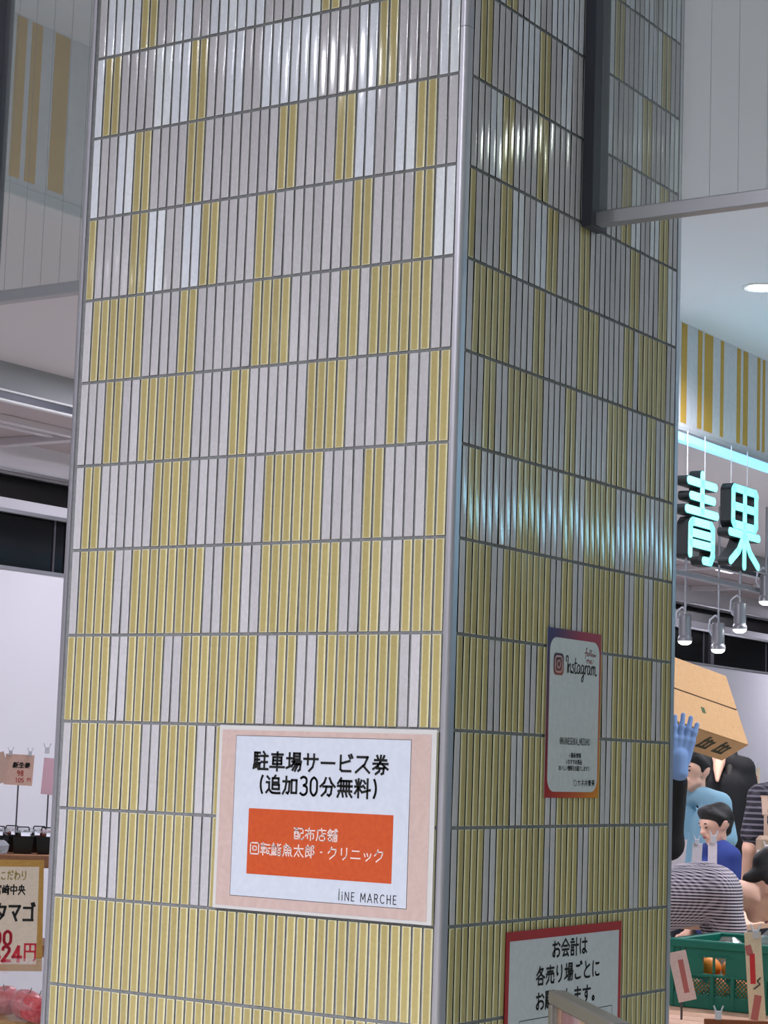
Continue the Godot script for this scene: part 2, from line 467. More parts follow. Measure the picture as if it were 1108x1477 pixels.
func curve_through(p: PackedVector2Array, steps := 5) -> PackedVector2Array:
	var out := PackedVector2Array()
	for i in p.size() - 1:
		var a := p[maxi(i - 1, 0)]
		var d := p[mini(i + 2, p.size() - 1)]
		for s in steps:
			out.append(p[i].cubic_interpolate(p[i + 1], a, d, float(s) / steps))
	out.append(p[p.size() - 1])
	return out

func stroke(st: SurfaceTool, p: PackedVector2Array, w: float, z: float, reach: float) -> void:
	for i in p.size() - 1:
		var d := p[i + 1] - p[i]
		if d.length() < 1e-7:
			continue
		d = d.normalized()
		var s := Vector2(-d.y, d.x) * w * 0.5
		var a := p[i] - d * w * reach
		var b := p[i + 1] + d * w * reach
		quad(st, Vector3(a.x + s.x, a.y + s.y, z), Vector3(b.x + s.x, b.y + s.y, z), Vector3(b.x - s.x, b.y - s.y, z), Vector3(a.x - s.x, a.y - s.y, z), Vector3.BACK)

# one line of lettering centred on (cx, cy); gap is the room between characters as a share of the size
func letters(st: SurfaceTool, txt: String, cx: float, cy: float, size: float, weight: float, z: float, stretch := 1.0, gap := 0.0, slant := 0.0) -> void:
	var total := -gap
	for ch in txt:
		total += ADVANCE.get(ch, 1.0) + gap
	var x := cx - total * size * stretch * 0.5
	for ch in txt:
		var adv: float = ADVANCE.get(ch, 1.0)
		for s in GLYPH[ch]:
			var curved: bool = s.size() % 2 == 1
			var pts := PackedVector2Array()
			for k in range(1 if curved else 0, s.size(), 2):
				var gy: float = 0.5 - s[k + 1] / 100.0
				pts.append(Vector2(x + (0.05 + 0.9 * s[k] / 100.0) * adv * size * stretch + slant * gy * size, cy + gy * 0.92 * size))
			stroke(st, curve_through(pts) if curved else pts, weight * size, z, 0.15 if curved else 0.45)
		x += (adv + gap) * size * stretch

# free script: polylines in metres on the plate
func script(st: SurfaceTool, lines: Array, o: Vector2, sx: float, sy: float, w: float, z: float) -> void:
	for s in lines:
		var pts := PackedVector2Array()
		for k in range(0, s.size(), 2):
			pts.append(o + Vector2(s[k] * sx, -s[k + 1] * sy))
		stroke(st, curve_through(pts, 4), w, z, 0.2)

# ---------------------------------------------------------------- the hall
func build_shell() -> void:
	var st := mk()
	span(st, Vector3(-13, -0.15, -27), Vector3(9, 0, 13))
	structure(st, "floor", grain("floor_tile", Color(0.70, 0.69, 0.66), Color(0.76, 0.75, 0.72), 0.05, Vector3(0.7, 0.7, 0.7), 0.45))
	st = mk()
	span(st, Vector3(SHOP_X - 0.02, CEIL, -27), Vector3(9, CEIL + 0.15, 0.6))
	span(st, Vector3(-13, CEIL, 0.6), Vector3(9, CEIL + 0.15, 13))
	structure(st, "ceiling", M.paint_white)
	st = mk()
	span(st, Vector3(8.9, 0, -27), Vector3(9.05, CEIL, 13))
	structure(st, "wall_right", M.paint_wall)
	st = mk()
	span(st, Vector3(-13, 0, 12.9), Vector3(9, CEIL, 13.05))
	structure(st, "wall_behind_camera", M.paint_wall)
	st = mk()
	span(st, Vector3(-13, 0, -27.1), Vector3(9, CEIL, -26.95))
	structure(st, "wall_far", M.paint_wall)
	st = mk()
	span(st, Vector3(-13.1, 0, 0.6), Vector3(-12.95, CEIL, 13))
	structure(st, "wall_left", M.paint_wall)
	st = mk()
	span(st, Vector3(-13, 0, 0.45), Vector3(BACK_X, CEIL, 0.6))
	span(st, Vector3(BACK_X, SOFFIT - 0.2, 0.45), Vector3(SHOP_X - 0.02, CEIL, 0.6))
	structure(st, "wall_shop_end", M.paint_wall)

# ---------------------------------------------------------------- the pillar
# courses from the top of the picture down; y yellow, g grey, w white
var COURSE := {
	-2: "gwwggyywwwwggwwggyywwwwggyywwggwwggwwww",
	-1: "gwwwwyyggwwggwwwwwwggggwwyyggggwwwwyygg",
	0: "wyyggggwwwwyyggwwggwwwwwwggggwwyyggggww",
	1: "wggwwyyggggyyggggggggyyggggyywwggwwyygg",
	2: "yggggyywwggwwyyggggyyggggggggyyggggyyww",
	3: "gyyyyyyggggyyggggggyyyygggggyygyyyyyygg",
	4: "gggyyggyyyyyyggggyyggggggyyyyggggyyggyy",
	5: "gyyggggggyyyyggggyyggyyyyyyggggyyggggyy",
	6: "gyyyyggyyyyyyyyggyyggyyyyyyyyggyyggyyyy",
	7: "yyyyyggyyyyggyyyyyyyyggyyggyyyyyyyyggyy",
	8: "gyyyyyyyyggyyyyggyyyyyyyyggyyggyyyyyyyy",
	9: "gyyyyggyyyyyyyyggyyyyggyyyyyyyyggyyggyy",
}

func course(i: int, side: bool) -> String:
	if i >= 10:
		return "y".repeat(39)
	var s: String = COURSE.get(i, COURSE[-2 if posmod(i, 2) == 0 else -1])
	if side and (i == 0 or i == 1):
		s = "g" + s.substr(1)
	return s

func tile_mesh(core: Color, edge: Color) -> ArrayMesh:
	var w := PITCH - 0.0037
	var h := ROW - 0.0050
	var xs := [-0.5 * w, -0.40 * w, -0.28 * w, 0.0, 0.28 * w, 0.40 * w, 0.5 * w]
	var zx := [0.0, 0.0011, 0.0015, 0.0016, 0.0015, 0.0011, 0.0]
	var ys := [-0.5 * h, -0.5 * h + 0.0016, 0.5 * h - 0.0016, 0.5 * h]
	var zy := [0.0, 1.0, 1.0, 0.0]
	var g := []
	for j in 4:
		var r := []
		for i in 7:
			r.append(Vector3(xs[i], ys[j], 0.0012 + zx[i] * zy[j]))
		g.append(r)
	var st := mk()
	# slopes across the tile; along it the face is flat up to the rounded ends
	var sx := [0.6, 0.16, 0.012, 0.0, -0.012, -0.16, -0.6]
	var lc := core.srgb_to_linear()
	var le := edge.srgb_to_linear()
	for j in 3:
		for i in 6:
			for k in [[0, 0], [0, 1], [1, 1], [0, 0], [1, 1], [1, 0]]:
				var a: int = i + k[0]
				var rim: bool = j + k[1] == 0 or j + k[1] == 3 or a == 0 or a == 6
				# the glaze runs thin and pale at the edges
				st.set_color(le if rim else (le.lerp(lc, 0.3) if a == 1 or a == 5 else lc))
				st.set_normal(Vector3(-sx[a], [-1.0, 0.0, 0.0, 1.0][j + k[1]], 1.0).normalized())
				st.add_vertex(g[j + k[1]][a])
	st.set_color(le)
	var ring := [g[0][0], g[0][6], g[3][6], g[3][0]]
	for i in 4:
		var a: Vector3 = ring[i]
		var b: Vector3 = ring[(i + 1) % 4]
		var c := Vector3(b.x, b.y, -0.002)
		var d := Vector3(a.x, a.y, -0.002)
		st.set_normal(Vector3((a + b).x, 0, 0).normalized() if i % 2 == 1 else Vector3(0, (a + b).y, 0).normalized())
		for p in [a, c, b, a, d, c]:
			st.add_vertex(p)
	return st.commit()

func build_pillar() -> void:
	var t := thing("pillar", "square pillar clad in narrow yellow, grey and white glazed tiles", "pillar")
	var kinds := {}
	var base := {"y": [Color(0.755, 0.69, 0.47), Color(0.945, 0.925, 0.79)], "g": [Color(0.825, 0.81, 0.832), Color(0.845, 0.835, 0.85)], "w": [Color(0.935, 0.95, 0.995), Color(0.94, 0.955, 0.995)]}
	for k in base:
		kinds[k] = []
		for v in 4:
			var f: float = 1.0 + (v - 1.5) * 0.016
			var a: Color = base[k][0]
			var b: Color = base[k][1]
			kinds[k].append(tile_mesh(Color(a.r * f, a.g * f, a.b * f), Color(b.r * f, b.g * f, b.b * f)))
	var st := mk()
	span(st, Vector3(-PILLAR_W + 0.001, 0, -PILLAR_D + 0.001), Vector3(-0.0003, CEIL, -0.0003))
	done(st, "core", M.joint_mortar, t).set_meta("label", "grey mortar joints between the tiles")
	# the four faces: start of the tile run, direction along it, outward normal
	var faces := [[Vector3(-GAP_FRONT - 39 * PITCH, 0, 0), Vector3.RIGHT, Vector3.BACK], [Vector3(0, 0, -GAP_SIDE), Vector3.FORWARD, Vector3.RIGHT],
		[Vector3(-GAP_FRONT, 0, -PILLAR_D), Vector3.LEFT, Vector3.FORWARD], [Vector3(-PILLAR_W, 0, -GAP_SIDE - 39 * PITCH), Vector3.BACK, Vector3.LEFT]]
	var rest := mk()
	var shown := 0
	for i in range(-7, 19):
		for f in 4:
			var names := course(i, f == 1)
			for c in 39:
				var n: Vector3 = faces[f][2]
				var u: Vector3 = faces[f][1]
				var p: Vector3 = faces[f][0] + u * (c + 0.5) * PITCH + Vector3.UP * (ROW_BASE + (7 - i - 0.5) * ROW)
				var b := Basis(u, Vector3.UP, n) * Basis(Vector3.UP, rng.randfn(0.0, 0.006)) * Basis(Vector3.RIGHT, rng.randfn(0.0, 0.004))
				var tr := Transform3D(b, p)
				var m: ArrayMesh = kinds[names[c]][rng.randi() % 4]
				# front courses four to twelve show largest; the notice hides those behind it
				var behind := i in [8, 9] and c >= 18 and c <= 37
				if f == 0 and i >= 2 and i <= 10 and not behind and shown < 320:
					var o := MeshInstance3D.new()
					o.name = "tile"
					o.mesh = m
					o.material_override = M.glaze_tiles
					o.transform = tr
					t.add_child(o, true)
					shown += 1
				else:
					rest.append_from(m, 0, tr)
	var r := done(rest, "tiles", M.glaze_tiles, t)
	r.set_meta("kind", "stuff")
	r.set_meta("label", "yellow, grey and white glazed tiles of the other courses and faces")
	# corner profiles of satin aluminium; the near one is in two lengths that meet above the eighth course
	for q in [[0.0, 0.0, 1.0, 1.0], [-PILLAR_W, 0.0, -1.0, 1.0], [0.0, -PILLAR_D, 1.0, -1.0], [-PILLAR_W, -PILLAR_D, -1.0, -1.0]]:
		var cuts := [[0.0, 2.6895], [2.6905, CEIL]] if q[0] == 0.0 and q[1] == 0.0 else [[0.0, CEIL]]
		for cut in cuts:
			st = mk()
			var prof := [Vector2(-GAP_FRONT + 0.0014, -0.004), Vector2(-GAP_FRONT + 0.0014, 0.0028), Vector2(-0.0040, 0.0030), Vector2(-0.0008, 0.0022), Vector2(0.0018, 0.0002), Vector2(0.0030, -0.0030), Vector2(0.0028, -GAP_SIDE + 0.004), Vector2(-0.004, -GAP_SIDE + 0.004)]
			var nrm := []
			for k in prof.size():
				var d: Vector2 = prof[mini(k + 1, prof.size() - 1)] - prof[maxi(k - 1, 0)]
				nrm.append(Vector2(-d.y, d.x).normalized())
			for k in prof.size() - 1:
				var e: Vector2 = prof[k + 1] - prof[k]
				var flat := Vector2(-e.y, e.x).normalized()
				var na: Vector2 = nrm[k] if k >= 2 and k <= 5 else flat
				var nb: Vector2 = nrm[k + 1] if k + 1 >= 2 and k + 1 <= 5 else flat
				var at := func(v: Vector2, y: float) -> Vector3: return Vector3(q[0] + v.x * q[2], y, q[1] + v.y * q[3])
				var dir := func(v: Vector2) -> Vector3: return Vector3(v.x * q[2], 0, v.y * q[3])
				var a0: Vector3 = at.call(prof[k], cut[0])
				var b0: Vector3 = at.call(prof[k + 1], cut[0])
				var a1: Vector3 = at.call(prof[k], cut[1])
				var b1: Vector3 = at.call(prof[k + 1], cut[1])
				tri3(st, a0, b0, b1, dir.call(na), dir.call(nb), dir.call(nb))
				tri3(st, a0, b1, a1, dir.call(na), dir.call(nb), dir.call(na))
			done(st, "corner_trim", M.satin_aluminium, t).set_meta("label", "satin aluminium corner profile")

# ---------------------------------------------------------------- smoke barrier in line with the pillar's middle
func build_barrier() -> void:
	var glass := clear("barrier_glass", Color(0.62, 0.65, 0.65, 0.16), 0.06)
	for part in [[0.012, 2.35, "clear smoke barrier with a wall post right of the pillar", true], [SHOP_X + 0.02, -PILLAR_W - 0.004, "clear smoke barrier hanging left of the pillar before the stripes", false]]:
		var x0: float = part[0]
		var x1: float = part[1]
		var t := thing("smoke_barrier", part[2], "smoke barrier", Vector3(x0, 0, BARRIER_Z), 0.0)
		var st := mk()
		span(st, Vector3(0.008 if part[3] else 0.0, 2.466, -0.012), Vector3(x1 - x0, 2.490, 0.012), 0.0015)
		done(st, "bottom_rail", M.steel_rail, t)
		if part[3]:
			st = mk()
			span(st, Vector3(-0.0085, 2.462, -0.030), Vector3(0.012, CEIL, 0.026), 0.001)
			done(st, "wall_post", M.dark_metal, t).set_meta("label", "dark post fixed to the tiles")
			st = mk()
			span(st, Vector3(x1 - x0 - 0.011, 2.49, -0.014), Vector3(x1 - x0 + 0.011, CEIL, 0.012), 0.001)
			done(st, "mullion", M.dark_metal, t)
		else:
			st = mk()
			span(st, Vector3(-1.405 - x0, 2.49, -0.014), Vector3(-1.383 - x0, CEIL, 0.012), 0.001)
			done(st, "mullion", M.dark_metal, t)
		var n := int((x1 - x0 - 0.024) / 0.0505)
		for k in n:
			var a := 0.001 + k * 0.0505 + (0.012 if part[3] else 0.0)
			st = mk()
			span(st, Vector3(a, 2.488, -0.0006), Vector3(minf(a + 0.0499, x1 - x0), CEIL, 0.0006))
			done(st, "pane", glass, t)
			st = mk()
			span(st, Vector3(a + 0.0500, 2.488, -0.0004), Vector3(a + 0.0504, CEIL, 0.0004))
			done(st, "joint", mat("joint_strip", Color(0.56, 0.57, 0.58), 0.6), t)

# ---------------------------------------------------------------- notices on the pillar
func sheet(t: Node3D, called: String, x0: float, y0: float, x1: float, y1: float, z: float, thick: float, m: Material) -> MeshInstance3D:
	var st := mk()
	plate(st, PackedVector2Array([Vector2(x0, y0), Vector2(x1, y0), Vector2(x1, y1), Vector2(x0, y1)]), z, thick)
	return done(st, called, m, t)

func outline(t: Node3D, called: String, x0: float, y0: float, x1: float, y1: float, w: float, z: float, m: Material) -> MeshInstance3D:
	var st := mk()
	rect(st, x0, y0, x1, y0 + w, z)
	rect(st, x0, y1 - w, x1, y1, z)
	rect(st, x0, y0 + w, x0 + w, y1 - w, z)
	rect(st, x1 - w, y0 + w, x1, y1 - w, z)
	return done(st, called, m, t)

func line_of(t: Node3D, txt: String, cx: float, cy: float, size: float, weight: float, z: float, m: Material, stretch := 1.0, gap := 0.0, slant := 0.0) -> MeshInstance3D:
	var st := mk()
	letters(st, txt, cx, cy, size, weight, z, stretch, gap, slant)
	return done(st, "lettering", m, t)

func build_notices() -> void:
	# parking notice on the front face
	var o := Vector3(-0.2155, 1.4565, 0.0062)
	var t := thing("notice", "laminated parking notice with a pink border and an orange panel", "notice", o)
	sheet(t, "laminate", -0.2045, -0.1435, 0.2035, 0.1435, 0.0010, 0.0010, clear("laminate_film", Color(0.93, 0.92, 0.92, 0.75), 0.2))
	sheet(t, "border", -0.1985, -0.1385, 0.1945, 0.1365, 0.0014, 0.0004, grain("pink_card", Color(0.80, 0.695, 0.67), Color(0.83, 0.73, 0.705), 0.05, Vector3(7, 7, 7), 0.5))
	var white := grain("white_paper", Color(0.815, 0.835, 0.895), Color(0.84, 0.86, 0.915), 0.05, Vector3(6, 6, 6), 0.5)
	var page := sheet(t, "paper", -0.170, -0.122, 0.159, 0.1275, 0.0017, 0.0003, white)
	outline(t, "paper_edge", -0.1705, -0.1225, 0.1595, 0.128, 0.0007, 0.0019, mat("line_grey", Color(0.32, 0.28, 0.30), 0.7))
	var panel := sheet(t, "orange_panel", -0.1395, -0.0870, 0.1315, 0.0145, 0.0020, 0.0003, grain("orange_print", Color(0.78, 0.30, 0.105), Color(0.82, 0.335, 0.13), 0.05, Vector3(8, 8, 8), 0.5))
	line_of(page, "駐車場サービス券", -0.0075, 0.0890, 0.0322, 0.118, 0.0021, M.ink_black, 1.0)
	line_of(page, "（追加30分無料）", -0.0100, 0.0525, 0.0322, 0.118, 0.0021, M.ink_black, 1.0)
	var pale := mat("print_white", Color(0.95, 0.86, 0.84), 0.6)
	line_of(panel, "配布店舗", -0.0095, -0.0205, 0.0212, 0.092, 0.0023, pale)
	line_of(panel, "回転鮨魚太郎・クリニック", -0.0085, -0.0470, 0.0212, 0.092, 0.0023, pale)
	var st := mk()
	letters(st, "iiNE MARCHE", 0.0890, -0.1105, 0.0146, 0.088, 0.0021, 0.90, 0.14)
	stroke(st, PackedVector2Array([Vector2(0.0377, -0.1165), Vector2(0.0377, -0.1030)]), 0.0013, 0.0021, 0.3)
	rect(st, 0.0369, -0.1016, 0.0385, -0.1001, 0.0021)
	done(st, "lettering", M.ink_black, page)

	# social media poster on the right face
	t = thing("poster", "tall laminated poster with a purple to orange border on the right face", "poster", Vector3(0.0040, 1.639, -0.3915), PI / 2)
	var w := 0.189
	var h := 0.2745
	st = mk()
	var ring := rounded(w - 0.0145, h - 0.0245, 0.022, 8)
	for k in ring.size():
		ring[k] += Vector2(0.0012, -0.0026)
	# printed border: a wide band of ink between the sheet's edge and the rounded white field
	var cols := {Vector2(-1, 1): Color(0.16, 0.08, 0.36), Vector2(1, 1): Color(0.62, 0.06, 0.20), Vector2(-1, -1): Color(0.66, 0.10, 0.07), Vector2(1, -1): Color(0.86, 0.56, 0.12)}
	var ink := func(p: Vector2) -> Color:
		var a := clampf(p.x / w + 0.5, 0, 1)
		var b := clampf(p.y / h + 0.5, 0, 1)
		var lo: Color = cols[Vector2(-1, -1)].lerp(cols[Vector2(1, -1)], a)
		var hi: Color = cols[Vector2(-1, 1)].lerp(cols[Vector2(1, 1)], minf(1.0, a * 1.6))
		return lo.lerp(hi, b).srgb_to_linear()
	for i in 16:
		for j in 20:
			for k in [[0, 0], [0, 1], [1, 1], [0, 0], [1, 1], [1, 0]]:
				var p := Vector2((float(i + k[0]) / 16 - 0.5) * w, (float(j + k[1]) / 20 - 0.5) * h)
				st.set_color(ink.call(p))
				st.set_normal(Vector3.BACK)
				st.add_vertex(Vector3(p.x, p.y, 0.0012))
	var film := mat("printed_border", Color.WHITE, 0.32)
	film.vertex_color_use_as_albedo = true
	done(st, "border", film, t).set_meta("label", "border printed from violet through red to orange")
	sheet(t, "backing", -w / 2, -h / 2, w / 2, h / 2, 0.0010, 0.0010, mat("poster_back", Color(0.8, 0.8, 0.8), 0.6))
	st = mk()
	plate(st, ring, 0.0015, 0.0)
	var field := done(st, "field", grain("poster_field", Color(0.80, 0.81, 0.82), Color(0.84, 0.85, 0.86), 0.05, Vector3(8, 8, 8), 0.28), t)
	field.set_meta("label", "white rounded field")
	# camera emblem
	var e := Vector2(-0.0560, 0.0790)
	st = mk()
	var sq := rounded(0.035, 0.036, 0.008)
	var cen := e
	var tone := func(p: Vector2) -> Color:
		return Color(0.24, 0.13, 0.22).lerp(Color(0.62, 0.30, 0.20), clampf(0.5 - (p.y - cen.y) / 0.036 + (p.x - cen.x) / 0.1, 0, 1)).srgb_to_linear()
	for k in sq.size():
		for p in [Vector2.ZERO, sq[(k + 1) % sq.size()], sq[k]]:
			st.set_color(tone.call(e + p))
			st.set_normal(Vector3.BACK)
			st.add_vertex(Vector3(e.x + p.x, e.y + p.y, 0.0018))
	done(st, "emblem", film, field).set_meta("label", "rounded square camera emblem")
	st = mk()
	var frame := rounded(0.0245, 0.0255, 0.007)
	frame.append(frame[0])
	for k in frame.size():
		frame[k] += e
	stroke(st, frame, 0.0024, 0.0020, 0.2)
	var lens := PackedVector2Array()
	for k in 17:
		lens.append(e + Vector2(cos(TAU * k / 16), sin(TAU * k / 16)) * 0.0058)
	stroke(st, lens, 0.0022, 0.0020, 0.2)
	stroke(st, PackedVector2Array([e + Vector2(0.0072, 0.0078), e + Vector2(0.0080, 0.0078)]), 0.002, 0.0020, 0.3)
	done(st, "emblem_lines", mat("print_pink", Color(0.90, 0.72, 0.70), 0.6), field)
	st = mk()
	# the script word, drawn letter by letter: I n s t a g r a m
	script(st, [[10, 34, 2, 26, 8, 6, 20, 4, 26, 14, 22, 60, 20, 98], [30, 50, 34, 96], [34, 66, 44, 48, 54, 52, 54, 84, 62, 96, 70, 84],
		[92, 52, 80, 48, 76, 60, 92, 76, 86, 96, 72, 90, 70, 84], [112, 10, 106, 60, 106, 88, 114, 98, 126, 88], [98, 40, 128, 38],
		[162, 54, 146, 46, 132, 66, 138, 94, 154, 88, 164, 54, 162, 86, 172, 96], [206, 54, 190, 46, 178, 66, 184, 92, 200, 84, 208, 54, 206, 110, 196, 140, 182, 128, 206, 100, 220, 88],
		[224, 48, 226, 96], [226, 68, 236, 48, 248, 50], [280, 54, 264, 46, 252, 66, 258, 94, 272, 88, 282, 54, 280, 86, 290, 96],
		[300, 48, 302, 96], [302, 66, 312, 48, 322, 54, 322, 96], [322, 66, 332, 48, 342, 54, 342, 88, 352, 98, 362, 90]], Vector2(-0.0315, 0.0950), 0.000305, 0.000290, 0.0026, 0.0018)
	done(st, "lettering", mat("print_dark", Color(0.10, 0.10, 0.11), 0.6), field)
	st = mk()
	script(st, [[18, 10, 26, 2, 20, 20, 12, 70, 6, 84], [0, 44, 30, 38], [34, 40, 26, 56, 36, 64, 42, 46, 34, 40], [48, 60, 56, 10, 50, 62], [60, 62, 70, 14, 62, 64], [78, 44, 70, 58, 80, 66, 86, 50, 78, 44], [92, 46, 94, 64, 102, 50, 106, 66, 114, 46],
		[24, 92, 26, 118], [26, 100, 34, 92, 38, 118], [38, 100, 48, 92, 52, 118], [58, 106, 72, 104, 66, 92, 58, 106, 66, 120, 80, 112], [90, 84, 88, 108], [87, 118, 88, 120]], Vector2(0.0335, 0.1120), 0.00036, 0.00022, 0.0013, 0.0018)
	done(st, "lettering", mat("print_red", Color(0.62, 0.12, 0.20), 0.6), field)
	var dark: Material = M.print_dark
	line_of(field, "@KANESEIKA_MIZUHO", 0.0065, -0.0450, 0.0118, 0.115, 0.0018, dark, 0.80)
	line_of(field, "✓最新情報", 0.0070, -0.0680, 0.0090, 0.115, 0.0018, dark, 1.02)
	line_of(field, "✓おすすめ商品", 0.0045, -0.0785, 0.0090, 0.115, 0.0018, dark, 0.92)
	line_of(field, "おいしい情報をお届けします!!", 0.0055, -0.0890, 0.0090, 0.115, 0.0018, dark, 0.88)
	line_of(field, "カネ井青果", 0.0485, -0.1128, 0.0112, 0.11, 0.0018, dark, 1.12)
	st = mk()
	var dot := PackedVector2Array()
	for k in 13:
		dot.append(Vector2(0.0105, -0.1130) + Vector2(cos(TAU * k / 12), sin(TAU * k / 12)) * 0.0048)
	stroke(st, dot, 0.0010, 0.0018, 0.2)
	stroke(st, PackedVector2Array([Vector2(0.0040, -0.1075), Vector2(0.0046, -0.1100)]), 0.0010, 0.0018, 0.3)
	done(st, "emblem", dark, field)

	# red bordered notice lower on the right face
	t = thing("notice", "red bordered white notice on paying at each counter, low on right face", "notice", Vector3(0.0040, 1.0345, -0.3855), PI / 2)
	w = 0.3955
	h = 0.520
	sheet(t, "border", -w / 2, -h / 2, w / 2, h / 2, 0.0012, 0.0012, mat("red_print", Color(0.66, 0.10, 0.13), 0.45))
	var red_page := sheet(t, "paper", -w / 2 + 0.0105, -h / 2 + 0.014, w / 2 - 0.0105, h / 2 - 0.0145, 0.0015, 0.0003, grain("notice_paper", Color(0.80, 0.81, 0.84), Color(0.83, 0.84, 0.87), 0.05, Vector3(6, 6, 6), 0.35))
	line_of(red_page, "お会計は", 0.0105, 0.2265, 0.0312, 0.115, 0.0019, M.ink_black)
	line_of(red_page, "各売り場ごとに", 0.0085, 0.1870, 0.0318, 0.115, 0.0019, M.ink_black)
	line_of(red_page, "お願いします。", 0.0085, 0.1480, 0.0318, 0.115, 0.0019, M.ink_black)
	outline(red_page, "table_frame", -0.153, -0.22, 0.166, 0.1220, 0.0011, 0.0019, M.ink_black)
	st = mk()
	rect(st, -0.0440, -0.22, -0.0430, 0.122, 0.0019)
	done(st, "table_line", M.ink_black, red_page)

# ---------------------------------------------------------------- free-standing sign frame at the lower edge
func build_stand() -> void:
	var yaw := atan2(-0.7512, 0.6601)
	# local x runs from the near end to the far post, +z is the printed face
	var t := thing("sign_stand", "grey metal sign stand with a red bordered sheet beside the pillar", "sign stand", Vector3(0.273, 0, 0.144) + Vector3(0.6601, 0, 0.7512) * 0.17, yaw)
	var bt := t.transform.basis.inverse()
	var along := bt * Vector3(0.6601, 0, 0.7512)
	var s := signf(along.x)
	var metal := mat("stand_metal", Color(0.50, 0.49, 0.47), 0.42, 0.6)
	var top := 1.255
	var hw := 0.17
	var hh := 0.24
	for q in [[-hw, hw, top - 0.018, top], [-hw, hw, top - 2 * hh, top - 2 * hh + 0.018], [-hw, -hw + 0.018, top - 2 * hh + 0.018, top - 0.018], [hw - 0.018, hw, top - 2 * hh + 0.018, top - 0.018]]:
		var st := mk()
		span(st, Vector3(q[0], q[2], -0.012), Vector3(q[1], q[3], 0.012), 0.0022)
		done(st, "frame_bar", metal, t)
	sheet(t, "backing", -hw + 0.016, top - 2 * hh + 0.016, hw - 0.016, top - 0.016, 0.002, 0.006, mat("stand_back", Color(0.16, 0.15, 0.16), 0.6))
	sheet(t, "red_sheet", -hw + 0.021, top - 2 * hh + 0.022, hw - 0.021, top - 0.021, 0.0035, 0.001, mat("stand_red", Color(0.62, 0.09, 0.12), 0.35))
	sheet(t, "white_sheet", -hw + 0.036, top - 2 * hh + 0.04, hw - 0.036, top - 0.040, 0.0045, 0.001, mat("stand_white", Color(0.78, 0.79, 0.78), 0.3))
	sheet(t, "cover", -hw + 0.017, top - 2 * hh + 0.017, hw - 0.017, top - 0.017, 0.0085, 0.002, clear("stand_cover", Color(0.9, 0.92, 0.92, 0.06), 0.03))
	var st := mk()
	tube(st, Vector3(0, 0.02, -0.02), Vector3(0, top - 2 * hh + 0.05, -0.02), 0.016, 0.016, 16)
	done(st, "pole", metal, t)
	st = mk()
	lathe(st, Vector3(0, 0, -0.02), [[0.0, 0.024], [0.10, 0.022], [0.15, 0.010], [0.152, 0.0]], 28)
	done(st, "base", metal, t)

